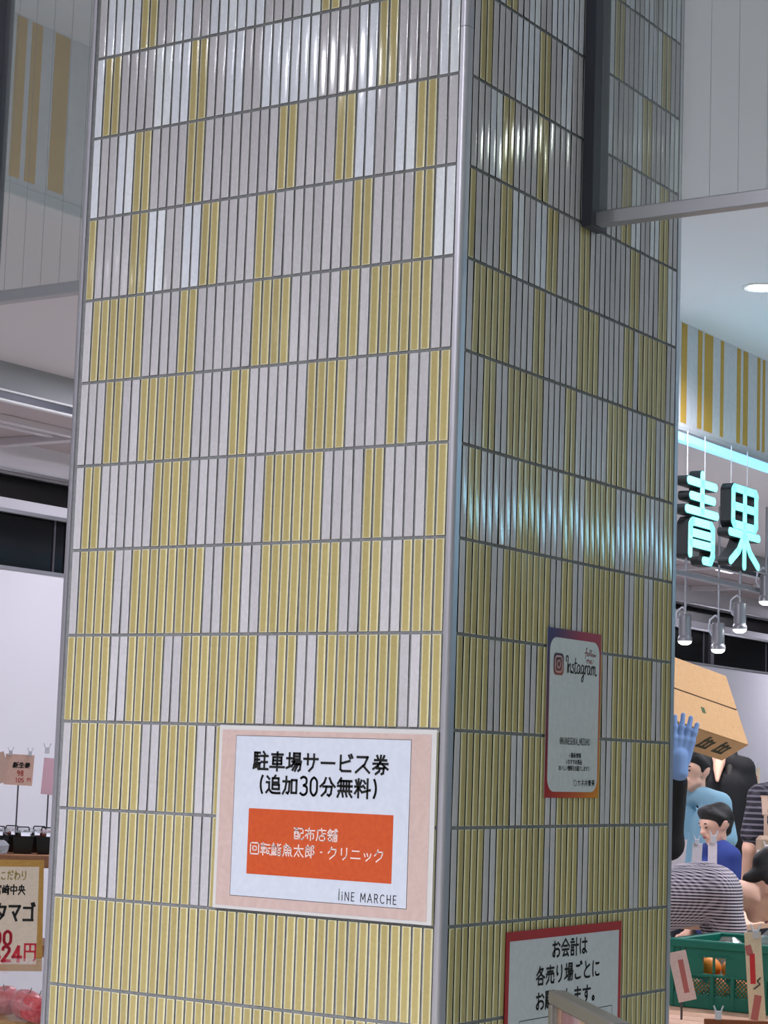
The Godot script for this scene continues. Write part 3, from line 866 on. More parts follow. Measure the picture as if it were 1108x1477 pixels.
# ---------------------------------------------------------------- shop front: bulkhead, soffit, beam, back wall
func build_shop_front() -> void:
	var st := mk()
	span(st, Vector3(SHOP_X - 0.12, SOFFIT, -26.9), Vector3(SHOP_X, CEIL, 0.45))
	var wall := structure(st, "wall_bulkhead", grain("bulkhead_white", Color(0.80, 0.81, 0.83), Color(0.845, 0.85, 0.865), 0.05, Vector3(2, 2, 2), 0.6))
	# painted stripes [z of the near edge, width]; the first three are seen left of the pillar, the rest right of it
	var yellow := grain("stripe_yellow", Color(0.75, 0.59, 0.22), Color(0.80, 0.64, 0.27), 0.08, Vector3(5, 5, 5), 0.6)
	var list := [[-1.819, 0.045], [-1.887, 0.047], [-1.993, 0.069], [-2.30, 0.06], [-2.43, 0.05]]
	for p in STRIPES:
		list.append(p)
	var z := -8.05
	while z > -12.0:
		var wd := rng.randf_range(0.04, 0.12)
		list.append([z, wd])
		z -= wd + rng.randf_range(0.05, 0.16)
	z = -2.6
	while z > -6.4:
		var wd := rng.randf_range(0.04, 0.12)
		list.append([z, wd])
		z -= wd + rng.randf_range(0.05, 0.16)
	z = 0.25
	while z > -1.66:
		var wd := rng.randf_range(0.04, 0.10)
		list.append([z, wd])
		z -= wd + rng.randf_range(0.05, 0.14)
	for p in list:
		st = mk()
		span(st, Vector3(SHOP_X - 0.001, SOFFIT + 0.045, p[0] - p[1]), Vector3(SHOP_X + 0.0015, CEIL - 0.005, p[0]))
		done(st, "stripe", yellow, wall)
	st = mk()
	span(st, Vector3(SHOP_X, SOFFIT - 0.012, -26.9), Vector3(SHOP_X + 0.012, SOFFIT + 0.022, 0.45), 0.002)
	structure(st, "trim_1", mat("edge_trim", Color(0.72, 0.75, 0.76), 0.5))
	# cyan light strip under the bulkhead's edge, further along the front
	var t := thing("light_strip", "glowing pale blue light strip under the striped bulkhead", "light strip", Vector3(SHOP_X + 0.004, SOFFIT - 0.03, -12.2))
	st = mk()
	span(st, Vector3(-0.02, -0.028, -6.0), Vector3(0.020, 0.016, 7.6), 0.004)
	done(st, "lamp_diffuser", glow("strip_glow", Color(0.58, 0.83, 0.97), 1.0), t)
	st = mk()
	span(st, Vector3(-0.03, 0.016, -6.0), Vector3(0.016, 0.03, 7.6), 0.001)
	done(st, "channel", M.steel_rail, t)
	var al := AreaLight3D.new()
	al.name = "strip_light"
	al.area_size = Vector2(0.03, 13.0)
	al.light_color = Color(0.55, 0.82, 1.0)
	al.light_energy = 0.8
	al.area_range = 30.0
	al.area_attenuation = 2.0
	al.shadow_enabled = true
	al.position = Vector3(0.028, 0, 0.8)
	al.rotation = Vector3(0, -PI / 2, 0)
	al.area_size = Vector2(13.0, 0.03)
	t.add_child(al)

	st = mk()
	span(st, Vector3(BEAM_X, SOFFIT, -26.9), Vector3(SHOP_X - 0.12, SOFFIT + 0.1, 0.45))
	structure(st, "ceiling_soffit", M.paint_soffit)
	st = mk()
	span(st, Vector3(BEAM_X - 0.14, 3.125, -26.9), Vector3(BEAM_X, SOFFIT + 0.1, 0.45))
	structure(st, "trim_2", M.paint_beam)
	st = mk()
	span(st, Vector3(BEAM_X - 0.02, 3.118, -26.9), Vector3(BEAM_X + 0.004, 3.127, 0.45))
	structure(st, "trim_3", mat("edge_bright", Color(0.88, 0.88, 0.88), 0.4))
	st = mk()
	span(st, Vector3(BEAM_X - 0.03, 3.088, -26.9), Vector3(BEAM_X - 0.004, 3.118, 0.45))
	structure(st, "trim_4", M.dark_metal)
	st = mk()
	span(st, Vector3(BEAM_X - 0.04, 3.078, -26.9), Vector3(BEAM_X - 0.01, 3.088, 0.45))
	structure(st, "trim_5", M.edge_bright)
	st = mk()
	span(st, Vector3(BACK_X - 0.3, 3.33, -26.9), Vector3(BEAM_X - 0.14, 3.45, 0.45))
	structure(st, "ceiling_shop", mat("paint_inner", Color(0.74, 0.69, 0.69), 0.8))
	# raised ribs of the inner ceiling
	for k in 9:
		st = mk()
		span(st, Vector3(BACK_X, 3.285, -4.05 - k * 1.9), Vector3(BEAM_X - 0.14, 3.33, -3.98 - k * 1.9), 0.003)
		structure(st, "trim_%d" % (20 + k), M.paint_soffit)
	for q in [[-5.35, 0.08, 3.30], [-6.05, 0.05, 3.29], [-6.25, 0.05, 3.31]]:
		st = mk()
		span(st, Vector3(q[0] - q[1], q[2], -26.9), Vector3(q[0], 3.33, 0.45), 0.003)
		structure(st, "trim_%d" % (30 + int(-q[0] * 10)), M.paint_soffit)
	# back wall with two dark bands
	st = mk()
	span(st, Vector3(BACK_X - 0.15, 0, -26.9), Vector3(BACK_X, 2.60, 0.45))
	span(st, Vector3(BACK_X - 0.15, 2.925, -26.9), Vector3(BACK_X, 3.0, 0.45))
	span(st, Vector3(BACK_X - 0.15, 3.165, -26.9), Vector3(BACK_X, 3.33, 0.45))
	span(st, Vector3(BACK_X - 0.32, 2.55, -26.9), Vector3(BACK_X - 0.26, 3.33, 0.45))
	structure(st, "wall_back", M.paint_wall)
	st = mk()
	span(st, Vector3(BACK_X - 0.24, 3.0, -26.9), Vector3(BACK_X - 0.2, 3.165, 0.45))
	structure(st, "window_1", mat("dark_band", Color(0.10, 0.095, 0.095), 0.35))
	st = mk()
	span(st, Vector3(BACK_X - 0.10, 2.60, -26.9), Vector3(BACK_X - 0.06, 2.925, 0.45))
	var win := structure(st, "window_2", M.dark_glass)
	for k in 12:
		st = mk()
		span(st, Vector3(BACK_X - 0.07, 2.60, -6.68 - k * 1.56), Vector3(BACK_X - 0.03, 2.925, -6.60 - k * 1.56), 0.003)
		done(st, "window_frame", mat("frame_grey", Color(0.36, 0.35, 0.38), 0.4, 0.4), win)
		st = mk()
		span(st, Vector3(BACK_X - 0.07, 2.60, -6.49 - k * 1.56), Vector3(BACK_X - 0.05, 2.925, -6.475 - k * 1.56), 0.003)
		done(st, "window_frame", M.frame_grey, win)
	for q in [[2.585, 0.02], [2.915, 0.022], [3.155, 0.016]]:
		st = mk()
		span(st, Vector3(BACK_X - 0.02, q[0], -26.9), Vector3(BACK_X + 0.012, q[0] + q[1], 0.45), 0.002)
		structure(st, "trim_%d" % (10 + int(q[0] * 2)), M.steel_rail)
	# lighting inside the shop: ceiling lamps above the aisle, out of sight behind the beam and the pillar
	for q in [[-5.5, -3.2, 1.2], [-3.9, -4.6, 2.6], [-5.6, -6.4, 1.6], [-3.6, -7.0, 2.4], [-5.6, -10.0, 3.0], [-5.6, -14.0, 3.2], [-5.6, -18.0, 3.2]]:
		var y: float = 3.33 if q[0] < BEAM_X else SOFFIT
		var d := thing("ceiling_lamp", "square flush lamp in the shop ceiling, hidden behind the pillar", "ceiling lamp", Vector3(q[0], y, q[1]), 0.0, "flush lamps in the shop ceiling")
		st = mk()
		span(st, Vector3(-0.17, -0.014, -0.17), Vector3(0.17, 0.0, 0.17), 0.003)
		done(st, "frame", M.paint_white, d)
		st = mk()
		span(st, Vector3(-0.15, -0.018, -0.15), Vector3(0.15, -0.010, 0.15))
		done(st, "lamp_panel", glow("shop_panel", Color(1.0, 0.96, 1.0), 3.0), d)
		var a := AreaLight3D.new()
		a.name = "panel_light"
		a.area_size = Vector2(0.3, 0.3)
		a.light_color = Color(0.955, 0.94, 1.0)
		a.light_energy = q[2] * 1.35
		a.area_range = 30.0
		a.area_attenuation = 2.0
		a.shadow_enabled = true
		a.position = Vector3(0, -0.022, 0)
		a.rotation.x = -PI / 2
		d.add_child(a)
	# the shop across the hall, seen only in the glaze of the right face
	st = mk()
	span(st, Vector3(4.9, 3.2, -26.9), Vector3(5.02, CEIL, -4.0))
	structure(st, "wall_bulkhead_right", M.bulkhead_white)
	t = thing("light_strip", "pale blue light strip of the shop across the hall, outside the picture", "light strip", Vector3(4.88, 3.2, -10.0))
	st = mk()
	span(st, Vector3(-0.012, -0.10, -6.0), Vector3(0.02, 0.02, 5.6), 0.004)
	done(st, "lamp_diffuser", glow("strip_glow_right", Color(0.60, 0.88, 0.98), 7.0), t)
	var ar := AreaLight3D.new()
	ar.name = "strip_light"
	ar.area_size = Vector2(11.4, 0.1)
	ar.light_color = Color(0.6, 0.86, 1.0)
	ar.light_energy = 0.8
	ar.area_range = 30.0
	ar.area_attenuation = 2.0
	ar.shadow_enabled = true
	ar.position = Vector3(-0.016, -0.04, -0.2)
	ar.rotation = Vector3(0, PI / 2, 0)
	t.add_child(ar)
	sign_letters()

# stripes right of the pillar: [z of the near edge, width]
var STRIPES := [[-6.652, 0.065], [-6.85, 0.052], [-6.932, 0.103], [-7.133, 0.041], [-7.347, 0.048], [-7.432, 0.062], [-7.622, 0.039], [-7.695, 0.034]]

func sign_letters() -> void:
	# each letter: rounded strokes in metres, x to the right along the shop front (towards -z), y up from the letter's foot
	var sei := [[0.05, 0.385, 0.37, 0.385], [0.08, 0.312, 0.35, 0.312], [0.03, 0.240, 0.39, 0.240], [0.21, 0.43, 0.21, 0.245], [0.075, 0.02, 0.075, 0.165, 0.10, 0.185, 0.32, 0.185, 0.345, 0.165, 0.345, 0.03, 0.32, 0.0, 0.24, 0.0], [0.08, 0.128, 0.34, 0.128], [0.08, 0.076, 0.34, 0.076]]
	var ka := [[0.07, 0.40, 0.34, 0.40, 0.355, 0.385, 0.355, 0.225, 0.34, 0.21, 0.07, 0.21, 0.055, 0.225, 0.055, 0.385, 0.07, 0.40], [0.06, 0.305, 0.35, 0.305], [0.205, 0.40, 0.205, 0.0], [0.02, 0.165, 0.39, 0.165], [0.195, 0.155, 0.13, 0.075, 0.03, 0.015], [0.215, 0.155, 0.28, 0.075, 0.385, 0.015]]
	for q in [[sei, Vector3(-2.66, 2.605, -6.545), "sign_letter", "cyan glowing three-dimensional character for blue-green, left of the hanging pair"], [ka, Vector3(-2.66, 2.625, -7.085), "sign_letter", "cyan glowing three-dimensional character for fruit, right of the hanging pair"]]:
		var t := thing(q[2], q[3], "sign letter", q[1], PI / 2, "hanging glowing shop sign")
		var sides := mk()
		var face := mk()
		for s in q[0]:
			var p := PackedVector2Array()
			for k in range(0, s.size(), 2):
				p.append(Vector2(s[k], s[k + 1]))
			for poly in [[p, 0.024, sides, -0.004, 0.060], [p, 0.0205, face, 0.001, 0.004]]:
				for i in p.size() - 1:
					var d := (p[i + 1] - p[i]).normalized()
					var n := Vector2(-d.y, d.x)
					var pts := PackedVector2Array()
					for a in 9:
						var an := PI * a / 8.0
						pts.append(p[i + 1] + (n * cos(an) + d * sin(an)) * poly[1])
					for a in 9:
						var an := PI * a / 8.0
						pts.append(p[i] + (-n * cos(an) - d * sin(an)) * poly[1])
					plate(poly[2], pts, poly[3], poly[4])
		done(sides, "housing", mat("sign_housing", Color(0.06, 0.085, 0.095), 0.5), t).set_meta("label", "dark letter housing")
		done(face, "light_face", glow("sign_glow", Color(0.52, 0.95, 0.95), 1.15), t).set_meta("label", "glowing cyan face")
		for hx in [0.1, 0.31]:
			var st := mk()
			tube(st, Vector3(hx, 0.38, -0.035), Vector3(hx, SOFFIT - q[1].y, -0.035), 0.003, 0.003, 8)
			done(st, "hanger", M.paint_soffit, t)
		var l := OmniLight3D.new()
		l.name = "letter_light"
		l.light_color = Color(0.45, 0.93, 0.95)
		l.light_energy = 0.05
		l.light_size = 0.12
		l.omni_range = 20.0
		l.omni_attenuation = 2.0
		l.shadow_enabled = true
		l.position = Vector3(0.2, 0.22, 0.14)
		t.add_child(l)

# ---------------------------------------------------------------- goods and furniture seen right of the pillar
const FACING := 0.53     # yaw that turns a card towards the aisle

func clip(t: Node3D, x: float, y: float, s := 1.0) -> void:
	var st := mk()
	box(st, Vector3(x, y, 0.0), Vector3(0.012, 0.016, 0.010) * s, Basis.IDENTITY, 0.0015)
	wire(st, [Vector3(x - 0.009 * s, y + 0.018 * s, 0.0), Vector3(x - 0.004 * s, y + 0.005 * s, 0.004), Vector3(x + 0.004 * s, y + 0.005 * s, 0.004), Vector3(x + 0.009 * s, y + 0.018 * s, 0.0)], 0.0018 * s, 6)
	done(st, "clip", clear("clip_plastic", Color(0.86, 0.87, 0.9, 0.7), 0.2), t)

func price_card(label: String, at: Vector3, w: float, h: float, m: Material, roll := 0.0, yaw := FACING, pole := 0.0, group := "") -> Node3D:
	var t := thing("price_card", label, "price card", at, yaw, group)
	var st := mk()
	box(st, Vector3(0, h / 2, 0), Vector3(w, h, 0.002), Basis(Vector3.BACK, roll))
	done(st, "card", m, t)
	if pole > 0.0:
		st = mk()
		tube(st, Vector3(0, 0.02, -0.005), Vector3(0, -pole, -0.005), 0.0035, 0.0035, 8)
		done(st, "pole", mat("pole_grey", Color(0.35, 0.34, 0.36), 0.4, 0.5), t)
	return t

func build_shop_right() -> void:
	# track with four spotlights
	var t := thing("light_track", "slim grey light track running under the shop soffit", "light track", Vector3(-3.56, 2.72, -9.6))
	var st := mk()
	span(st, Vector3(-0.017, -0.014, -3.0), Vector3(0.017, 0.014, 3.0), 0.002)
	done(st, "rail", M.steel_rail, t)
	for z in [-2.2, 2.2]:
		st = mk()
		tube(st, Vector3(0, 0.01, z), Vector3(0, SOFFIT - 2.72, z), 0.006, 0.006, 8)
		done(st, "hanger", M.steel_rail, t)
	var spots := [[-3.93, 2.376, -9.312, "leftmost"], [-3.755, 2.33, -9.434, "second from the left"], [-3.635, 2.462, -9.494, "third from the left"], [-3.488, 2.643, -9.564, "rightmost and highest"]]
	for q in spots:
		var p := Vector3(q[0], q[1], q[2])
		var s := thing("spotlight", "grey cylindrical shop spotlight, %s of four below the sign" % q[3], "spotlight", p, 0.0, "spotlights in the shop")
		st = mk()
		lathe(st, Vector3.ZERO, [[0.0, 0.175], [0.036, 0.172], [0.040, 0.165], [0.040, 0.035], [0.046, 0.02], [0.047, 0.0], [0.042, 0.0]], 20)
		done(st, "housing", mat("spot_housing", Color(0.55, 0.55, 0.57), 0.35, 0.5), s)
		st = mk()
		lathe(st, Vector3.ZERO, [[0.0, -0.024], [0.024, -0.021], [0.039, -0.011], [0.045, 0.003]], 20)
		done(st, "lamp_lens", glow("spot_lens", Color(0.97, 1.0, 0.97), 7.0), s)
		st = mk()
		wire(st, [Vector3(-0.044, 0.09, 0), Vector3(-0.066, 0.13, 0), Vector3(-0.060, 0.19, 0), Vector3(-0.02, 0.22, 0), Vector3(0, 0.20, 0)], 0.006, 8)
		done(st, "bracket", M.paint_white, s)
		st = mk()
		tube(st, Vector3(0, 0.17, 0), Vector3(0, SOFFIT - q[1], 0), 0.008, 0.008, 8)
		done(st, "stem", M.steel_rail, s)
		var l := SpotLight3D.new()
		l.name = "lamp"
		l.light_color = Color(1.0, 0.97, 0.98)
		l.light_energy = 0.5
		l.light_size = 0.04
		l.spot_range = 30.0
		l.spot_attenuation = 2.0
		l.spot_angle = 60.0
		l.spot_angle_attenuation = 0.8
		l.shadow_enabled = true
		l.position = Vector3(0, -0.045, 0)
		l.rotation = Vector3(-PI / 2, 0, 0)
		s.add_child(l)

	# display table of planks
	t = thing("display_table", "low display table with pale pinkish planks under the green crate", "table", Vector3(-1.12, 0, -3.72), 0.0)
	var plank := grain("pale_plank", Color(0.80, 0.62, 0.52), Color(0.86, 0.70, 0.60), 0.08, Vector3(2, 2, 9), 0.6)
	for k in 11:
		st = mk()
		box(st, Vector3(0.0, 0.790, -0.40 + k * 0.105), Vector3(1.0, 0.022, 0.099), Basis(Vector3.UP, 0.0), 0.002)
		done(st, "plank", plank, t)
	for q in [[-0.45, -0.4], [0.45, -0.4], [-0.45, 0.6], [0.45, 0.6]]:
		st = mk()
		span(st, Vector3(q[0] - 0.03, 0, q[1] - 0.03), Vector3(q[0] + 0.03, 0.778, q[1] + 0.03), 0.003)
		done(st, "leg", plank, t)
	crate(Vector3(-1.02, 0.802, -3.72))
	# oranges heaped in the crate
	var peel := grain("orange_peel", Color(0.90, 0.50, 0.13), Color(0.96, 0.60, 0.20), 0.2, Vector3(30, 30, 30), 0.45)
	var spot := [[-0.165, 0.112, 0.10], [-0.088, 0.112, 0.10], [-0.205, 0.042, 0.12], [-0.128, 0.042, 0.12], [-0.051, 0.042, 0.12], [0.026, 0.042, 0.12], [-0.012, 0.112, 0.10], [0.065, 0.112, 0.10], [-0.165, 0.042, 0.04], [-0.088, 0.042, 0.04], [-0.012, 0.042, 0.04]]
	for k in spot.size():
		var q: Array = spot[k]
		var o := thing("orange", "round orange lying in the green crate behind its mesh", "orange", Vector3(-1.02 + q[0], 0.812 + q[1], -3.72 + q[2]), k * 0.7, "oranges in the green crate")
		st = mk()
		ball(st, Vector3.ZERO, Vector3(0.036, 0.034, 0.036), 16)
		done(st, "fruit", peel, o)
		st = mk()
		lathe(st, Vector3(0, 0.033, 0), [[0.0, 0.003], [0.004, 0.001], [0.004, -0.002]], 8)
		done(st, "calyx", mat("calyx_green", Color(0.25, 0.32, 0.10), 0.8), o)
	# crumpled clear bags rising out of the crate
	for q in [[-1.155, 0.955, -3.70, 0.10, "left of the tall price card"], [-1.005, 0.95, -3.735, 0.13, "behind the tall price card"]]:
		bag("crumpled clear plastic bag standing in the green crate, " + q[4], Vector3(q[0], q[1] - 0.06, q[2]), q[3] * 0.55, q[3] * 1.25, int(q[3] * 1000), 0.06)

	# price cards close to the crate
	var paper := grain("card_cream", Color(0.84, 0.78, 0.66), Color(0.89, 0.83, 0.72), 0.06, Vector3(9, 9, 9), 0.7)
	var whitep := grain("card_white", Color(0.88, 0.86, 0.90), Color(0.93, 0.91, 0.95), 0.06, Vector3(9, 9, 9), 0.7)
	var red := mat("marker_red", Color(0.80, 0.20, 0.22), 0.7)
	var redd := mat("marker_dull_red", Color(0.72, 0.42, 0.40), 0.7)
	t = price_card("tall cream price card clipped in front of the green crate", Vector3(-0.895, 0.80, -3.30), 0.050, 0.275, paper, 0.07, FACING, 0.0)
	for q in [[-0.008, 0.165, 0.016, 0.09, red, 0.05], [0.004, 0.05, 0.022, 0.075, redd, -0.15], [-0.02, 0.22, 0.02, 0.03, redd, 0.3]]:
		st = mk()
		box(st, Vector3(q[0], q[1], 0.0014), Vector3(q[2], q[3], 0.0004), Basis(Vector3.BACK, q[5]))
		done(st, "marker_print", q[4], t)
	st = mk()
	wire(st, [Vector3(0.016, 0.14, 0.002), Vector3(0.006, 0.128, 0.002), Vector3(0.015, 0.12, 0.002), Vector3(-0.004, 0.105, 0.002)], 0.0018, 6)
	done(st, "marker_print", M.ink_black, t)
	clip(t, 0.0, 0.268, 1.6)
	t = price_card("pinkish price card on a stick at the pillar's right edge", Vector3(-1.085, 0.86, -3.19), 0.055, 0.15, grain("card_pink", Color(0.84, 0.74, 0.72), Color(0.90, 0.80, 0.78), 0.06, Vector3(9, 9, 9), 0.7), 0.24, FACING, 0.055)
	st = mk()
	box(st, Vector3(0.004, 0.075, 0.0014), Vector3(0.016, 0.10, 0.0004), Basis(Vector3.BACK, 0.22))
	done(st, "marker_print", redd, t)
	t = thing("wooden_sign", "brown framed sign with black lettering at the bottom right edge", "sign", Vector3(-0.80, 0.70, -3.00), FACING)
	st = mk()
	span(st, Vector3(-0.115, 0, -0.01), Vector3(0.12, 0.147, 0.0), 0.002)
	done(st, "board", grain("brown_board", Color(0.52, 0.27, 0.14), Color(0.60, 0.33, 0.18), 0.1, Vector3(4, 12, 4), 0.55), t)
	sheet(t, "paper", -0.10, 0.01, 0.105, 0.128, 0.0006, 0.0004, grain("sign_tan", Color(0.72, 0.45, 0.26), Color(0.76, 0.50, 0.30), 0.1, Vector3(4, 9, 4), 0.6))
	for k in 6:
		st = mk()
		span(st, Vector3(-0.06 + k * 0.026, 0.118, 0.0008), Vector3(-0.045 + k * 0.026, 0.124, 0.0012))
		done(st, "lettering", M.ink_black, t)
	clip(t, -0.075, 0.158, 1.5)

	# cards above the bending woman, standing on a table behind her
	t = thing("display_table", "small display table hidden behind the bending woman", "table", Vector3(-1.97, 0, -5.55))
	st = mk()
	span(st, Vector3(-0.24, 0.925, -0.55), Vector3(0.24, 0.95, 0.52), 0.003)
	done(st, "table_top", plank, t)
	for q in [[-0.2, -0.5], [0.2, -0.5], [-0.2, 0.47], [0.2, 0.47]]:
		st = mk()
		span(st, Vector3(q[0] - 0.025, 0, q[1] - 0.025), Vector3(q[0] + 0.025, 0.925, q[1] + 0.025), 0.003)
		done(st, "leg", plank, t)
	t = price_card("white twin-fold price card beside the pillar, behind the bending woman", Vector3(-1.995, 1.115, -5.10), 0.060, 0.165, whitep, -0.10, FACING, 0.165)
	clip(t, -0.006, 0.17, 1.7)
	t = price_card("narrow white price card with red marks, next to the twin-fold one", Vector3(-1.925, 1.115, -5.13), 0.040, 0.150, whitep, -0.04, FACING, 0.165)
	st = mk()
	box(st, Vector3(0.0, 0.04, 0.0014), Vector3(0.014, 0.03, 0.0004), Basis(Vector3.BACK, 0.3))
	done(st, "marker_print", redd, t)
	clip(t, 0.0, 0.155, 1.4)
	t = price_card("blank pale price card held by a forked clip before the child", Vector3(-1.913, 1.13, -5.258), 0.037, 0.135, whitep, 0.0, FACING, 0.18)
	clip(t, 0.004, 0.15, 1.9)
	t = price_card("wide white price card at the right edge under the striped shirt", Vector3(-1.965, 1.145, -5.955), 0.085, 0.075, whitep, 0.0, FACING, 0.195)
	st = mk()
	box(st, Vector3(0.0, 0.02, 0.0014), Vector3(0.07, 0.003, 0.0004))
	done(st, "marker_print", mat("line_grey", Color(0.32, 0.28, 0.30), 0.7), t)
	clip(t, 0.0, 0.085, 1.6)
	# far cards and packs against the white wall
	t = price_card("slanting cream price card on a far shelf by the white wall", Vector3(-4.75, 1.43, -12.05), 0.11, 0.145, paper, 0.18, FACING, 0.3)
	st = mk()
	box(st, Vector3(0.018, 0.03, 0.0014), Vector3(0.036, 0.055, 0.0004), Basis(Vector3.BACK, 0.3))
	done(st, "marker_print", mat("marker_pale_red", Color(0.85, 0.52, 0.50), 0.7), t)
	clip(t, 0.0, 0.14, 2.6)
	t = price_card("upright cream price card on a far shelf left of the striped shirt", Vector3(-4.625, 1.46, -12.11), 0.072, 0.145, paper, -0.03, FACING, 0.3)
	st = mk()
	box(st, Vector3(0.004, 0.05, 0.0014), Vector3(0.030, 0.06, 0.0004))
	done(st, "marker_print", M.marker_pale_red, t)
	clip(t, 0.0, 0.14, 2.6)
	t = thing("display_shelf", "far produce shelf between the light blue shirt and the striped shirt", "shelf", Vector3(-4.70, 0, -12.22), FACING)
	for y in [0.35, 0.75, 1.12]:
		st = mk()
		span(st, Vector3(-0.9, y - 0.03, -0.25), Vector3(0.5, y, 0.2), 0.003)
		done(st, "shelf_board", mat("shelf_dark", Color(0.24, 0.24, 0.25), 0.6), t)
	for x in [-0.88, 0.48]:
		st = mk()
		span(st, Vector3(x - 0.02, 0, -0.25), Vector3(x + 0.02, 1.12, -0.2), 0.003)
		done(st, "post", M.shelf_dark, t)
	for k in 3:
		bag("small clear produce bag on the far shelf, %s of three" % ["leftmost", "middle", "rightmost"][k], Vector3(-4.90 + k * 0.15, 1.12, -12.13 - k * 0.09), 0.055, 0.20 - 0.02 * (k % 2), 60 + k, 0.12)

func bag(label: String, at: Vector3, r: float, h: float, seed_: int, alpha := 0.1) -> void:
	var t := thing("plastic_bag", label, "plastic bag", at, 0.0, "clear plastic bags")
	var n := FastNoiseLite.new()
	n.seed = seed_
	n.frequency = 9.0
	var st := mk()
	st.set_smooth_group(-1)
	var g := []
	for j in 9:
		var row := []
		var f := j / 8.0
		var rad := r * (0.75 + 0.35 * sin(f * PI * 0.8)) * (1.0 if f < 0.7 else lerpf(1.0, 0.45, (f - 0.7) / 0.3))
		for i in 14:
			var a := TAU * i / 14
			var d := 1.0 + 0.45 * n.get_noise_3d(cos(a) * 0.4, f * 0.7, sin(a) * 0.4 + seed_)
			row.append(Vector3(cos(a) * rad * d, f * h, sin(a) * rad * d * 0.7))
		g.append(row)
	for j in 8:
		for i in 14:
			var k := (i + 1) % 14
			var out := Vector3(cos(TAU * (i + 0.5) / 14), 0, sin(TAU * (i + 0.5) / 14))
			quad(st, g[j][i], g[j][k], g[j + 1][k], g[j + 1][i], out)
	done(st, "film", clear("bag_film_%d" % int(alpha * 100), Color(0.9, 0.92, 0.96, alpha + 0.12), 0.08), t)

func crate(at: Vector3) -> void:
	var t := thing("crate", "dark green plastic harvest crate with mesh sides, holding oranges", "crate", at)
	var green := mat("crate_green", Color(0.07, 0.45, 0.38), 0.4)
	var w := 0.52
	var d := 0.36
	var h := 0.215
	var st := mk()
	for s in [-1, 1]:
		span(st, Vector3(-w / 2 - 0.012, h - 0.028, s * d / 2 - 0.012), Vector3(w / 2 + 0.012, h, s * d / 2 + 0.012), 0.004)
		span(st, Vector3(s * w / 2 - 0.012, h - 0.028, -d / 2), Vector3(s * w / 2 + 0.012, h, d / 2), 0.004)
	done(st, "rim", green, t)
	st = mk()
	span(st, Vector3(-w / 2, 0.0, -d / 2), Vector3(w / 2, 0.010, d / 2), 0.002)
	done(st, "bottom", green, t)
	for s in [-1.0, 1.0]:
		var z: float = s * d / 2
		st = mk()
		span(st, Vector3(-w / 2, 0, z - 0.006), Vector3(w / 2, 0.042, z + 0.006), 0.002)
		done(st, "bottom_band", green, t)
		# upper panel with the grip opening
		st = mk()
		span(st, Vector3(-w / 2, 0.105, z - 0.005), Vector3(-0.235, h - 0.02, z + 0.005))
		span(st, Vector3(-0.21, 0.165, z - 0.005), Vector3(w / 2, h - 0.02, z + 0.005))
		span(st, Vector3(-0.21, 0.105, z - 0.005), Vector3(-0.155, 0.165, z + 0.005))
		span(st, Vector3(-0.085 + 0.01, 0.105, z - 0.005), Vector3(w / 2, 0.165, z + 0.005))
		span(st, Vector3(-0.120, 0.105, z - 0.004), Vector3(-0.114, 0.165, z + 0.004))
		done(st, "grip_panel", green, t)
		st = mk()
		span(st, Vector3(-w / 2, 0.100, z - 0.008), Vector3(w / 2, 0.110, z + 0.008), 0.002)
		span(st, Vector3(-0.17, h - 0.052, z - 0.009), Vector3(-0.06, h - 0.046, z + 0.009), 0.001)
		done(st, "cross_rib", green, t)
		for x in [-w / 2, -0.222, -0.12, -0.05, 0.06, 0.16, w / 2]:
			st = mk()
			span(st, Vector3(x - 0.007, 0.0, z - 0.010), Vector3(x + 0.007, h - 0.02 if absf(x) > 0.2 else 0.11, z + 0.010), 0.002)
			done(st, "rib", green, t)
		st = mk()
		var x := -w / 2
		while x < w / 2:
			for dir in [-1.0, 1.0]:
				tube(st, Vector3(x, 0.04, z), Vector3(x + dir * 0.063, 0.103, z), 0.0018, 0.0018, 4, false)
			x += 0.013
		done(st, "mesh", green, t).set_meta("kind", "stuff")
	for s in [-1.0, 1.0]:
		st = mk()
		span(st, Vector3(s * w / 2 - 0.005, 0, -d / 2), Vector3(s * w / 2 + 0.005, 0.05, d / 2))
		span(st, Vector3(s * w / 2 - 0.005, 0.15, -d / 2), Vector3(s * w / 2 + 0.005, h, d / 2))
		for k in 6:
			span(st, Vector3(s * w / 2 - 0.005, 0.05, -d / 2 + 0.06 * k + 0.02), Vector3(s * w / 2 + 0.005, 0.15, -d / 2 + 0.06 * k + 0.04))
		done(st, "end_panel", green, t)

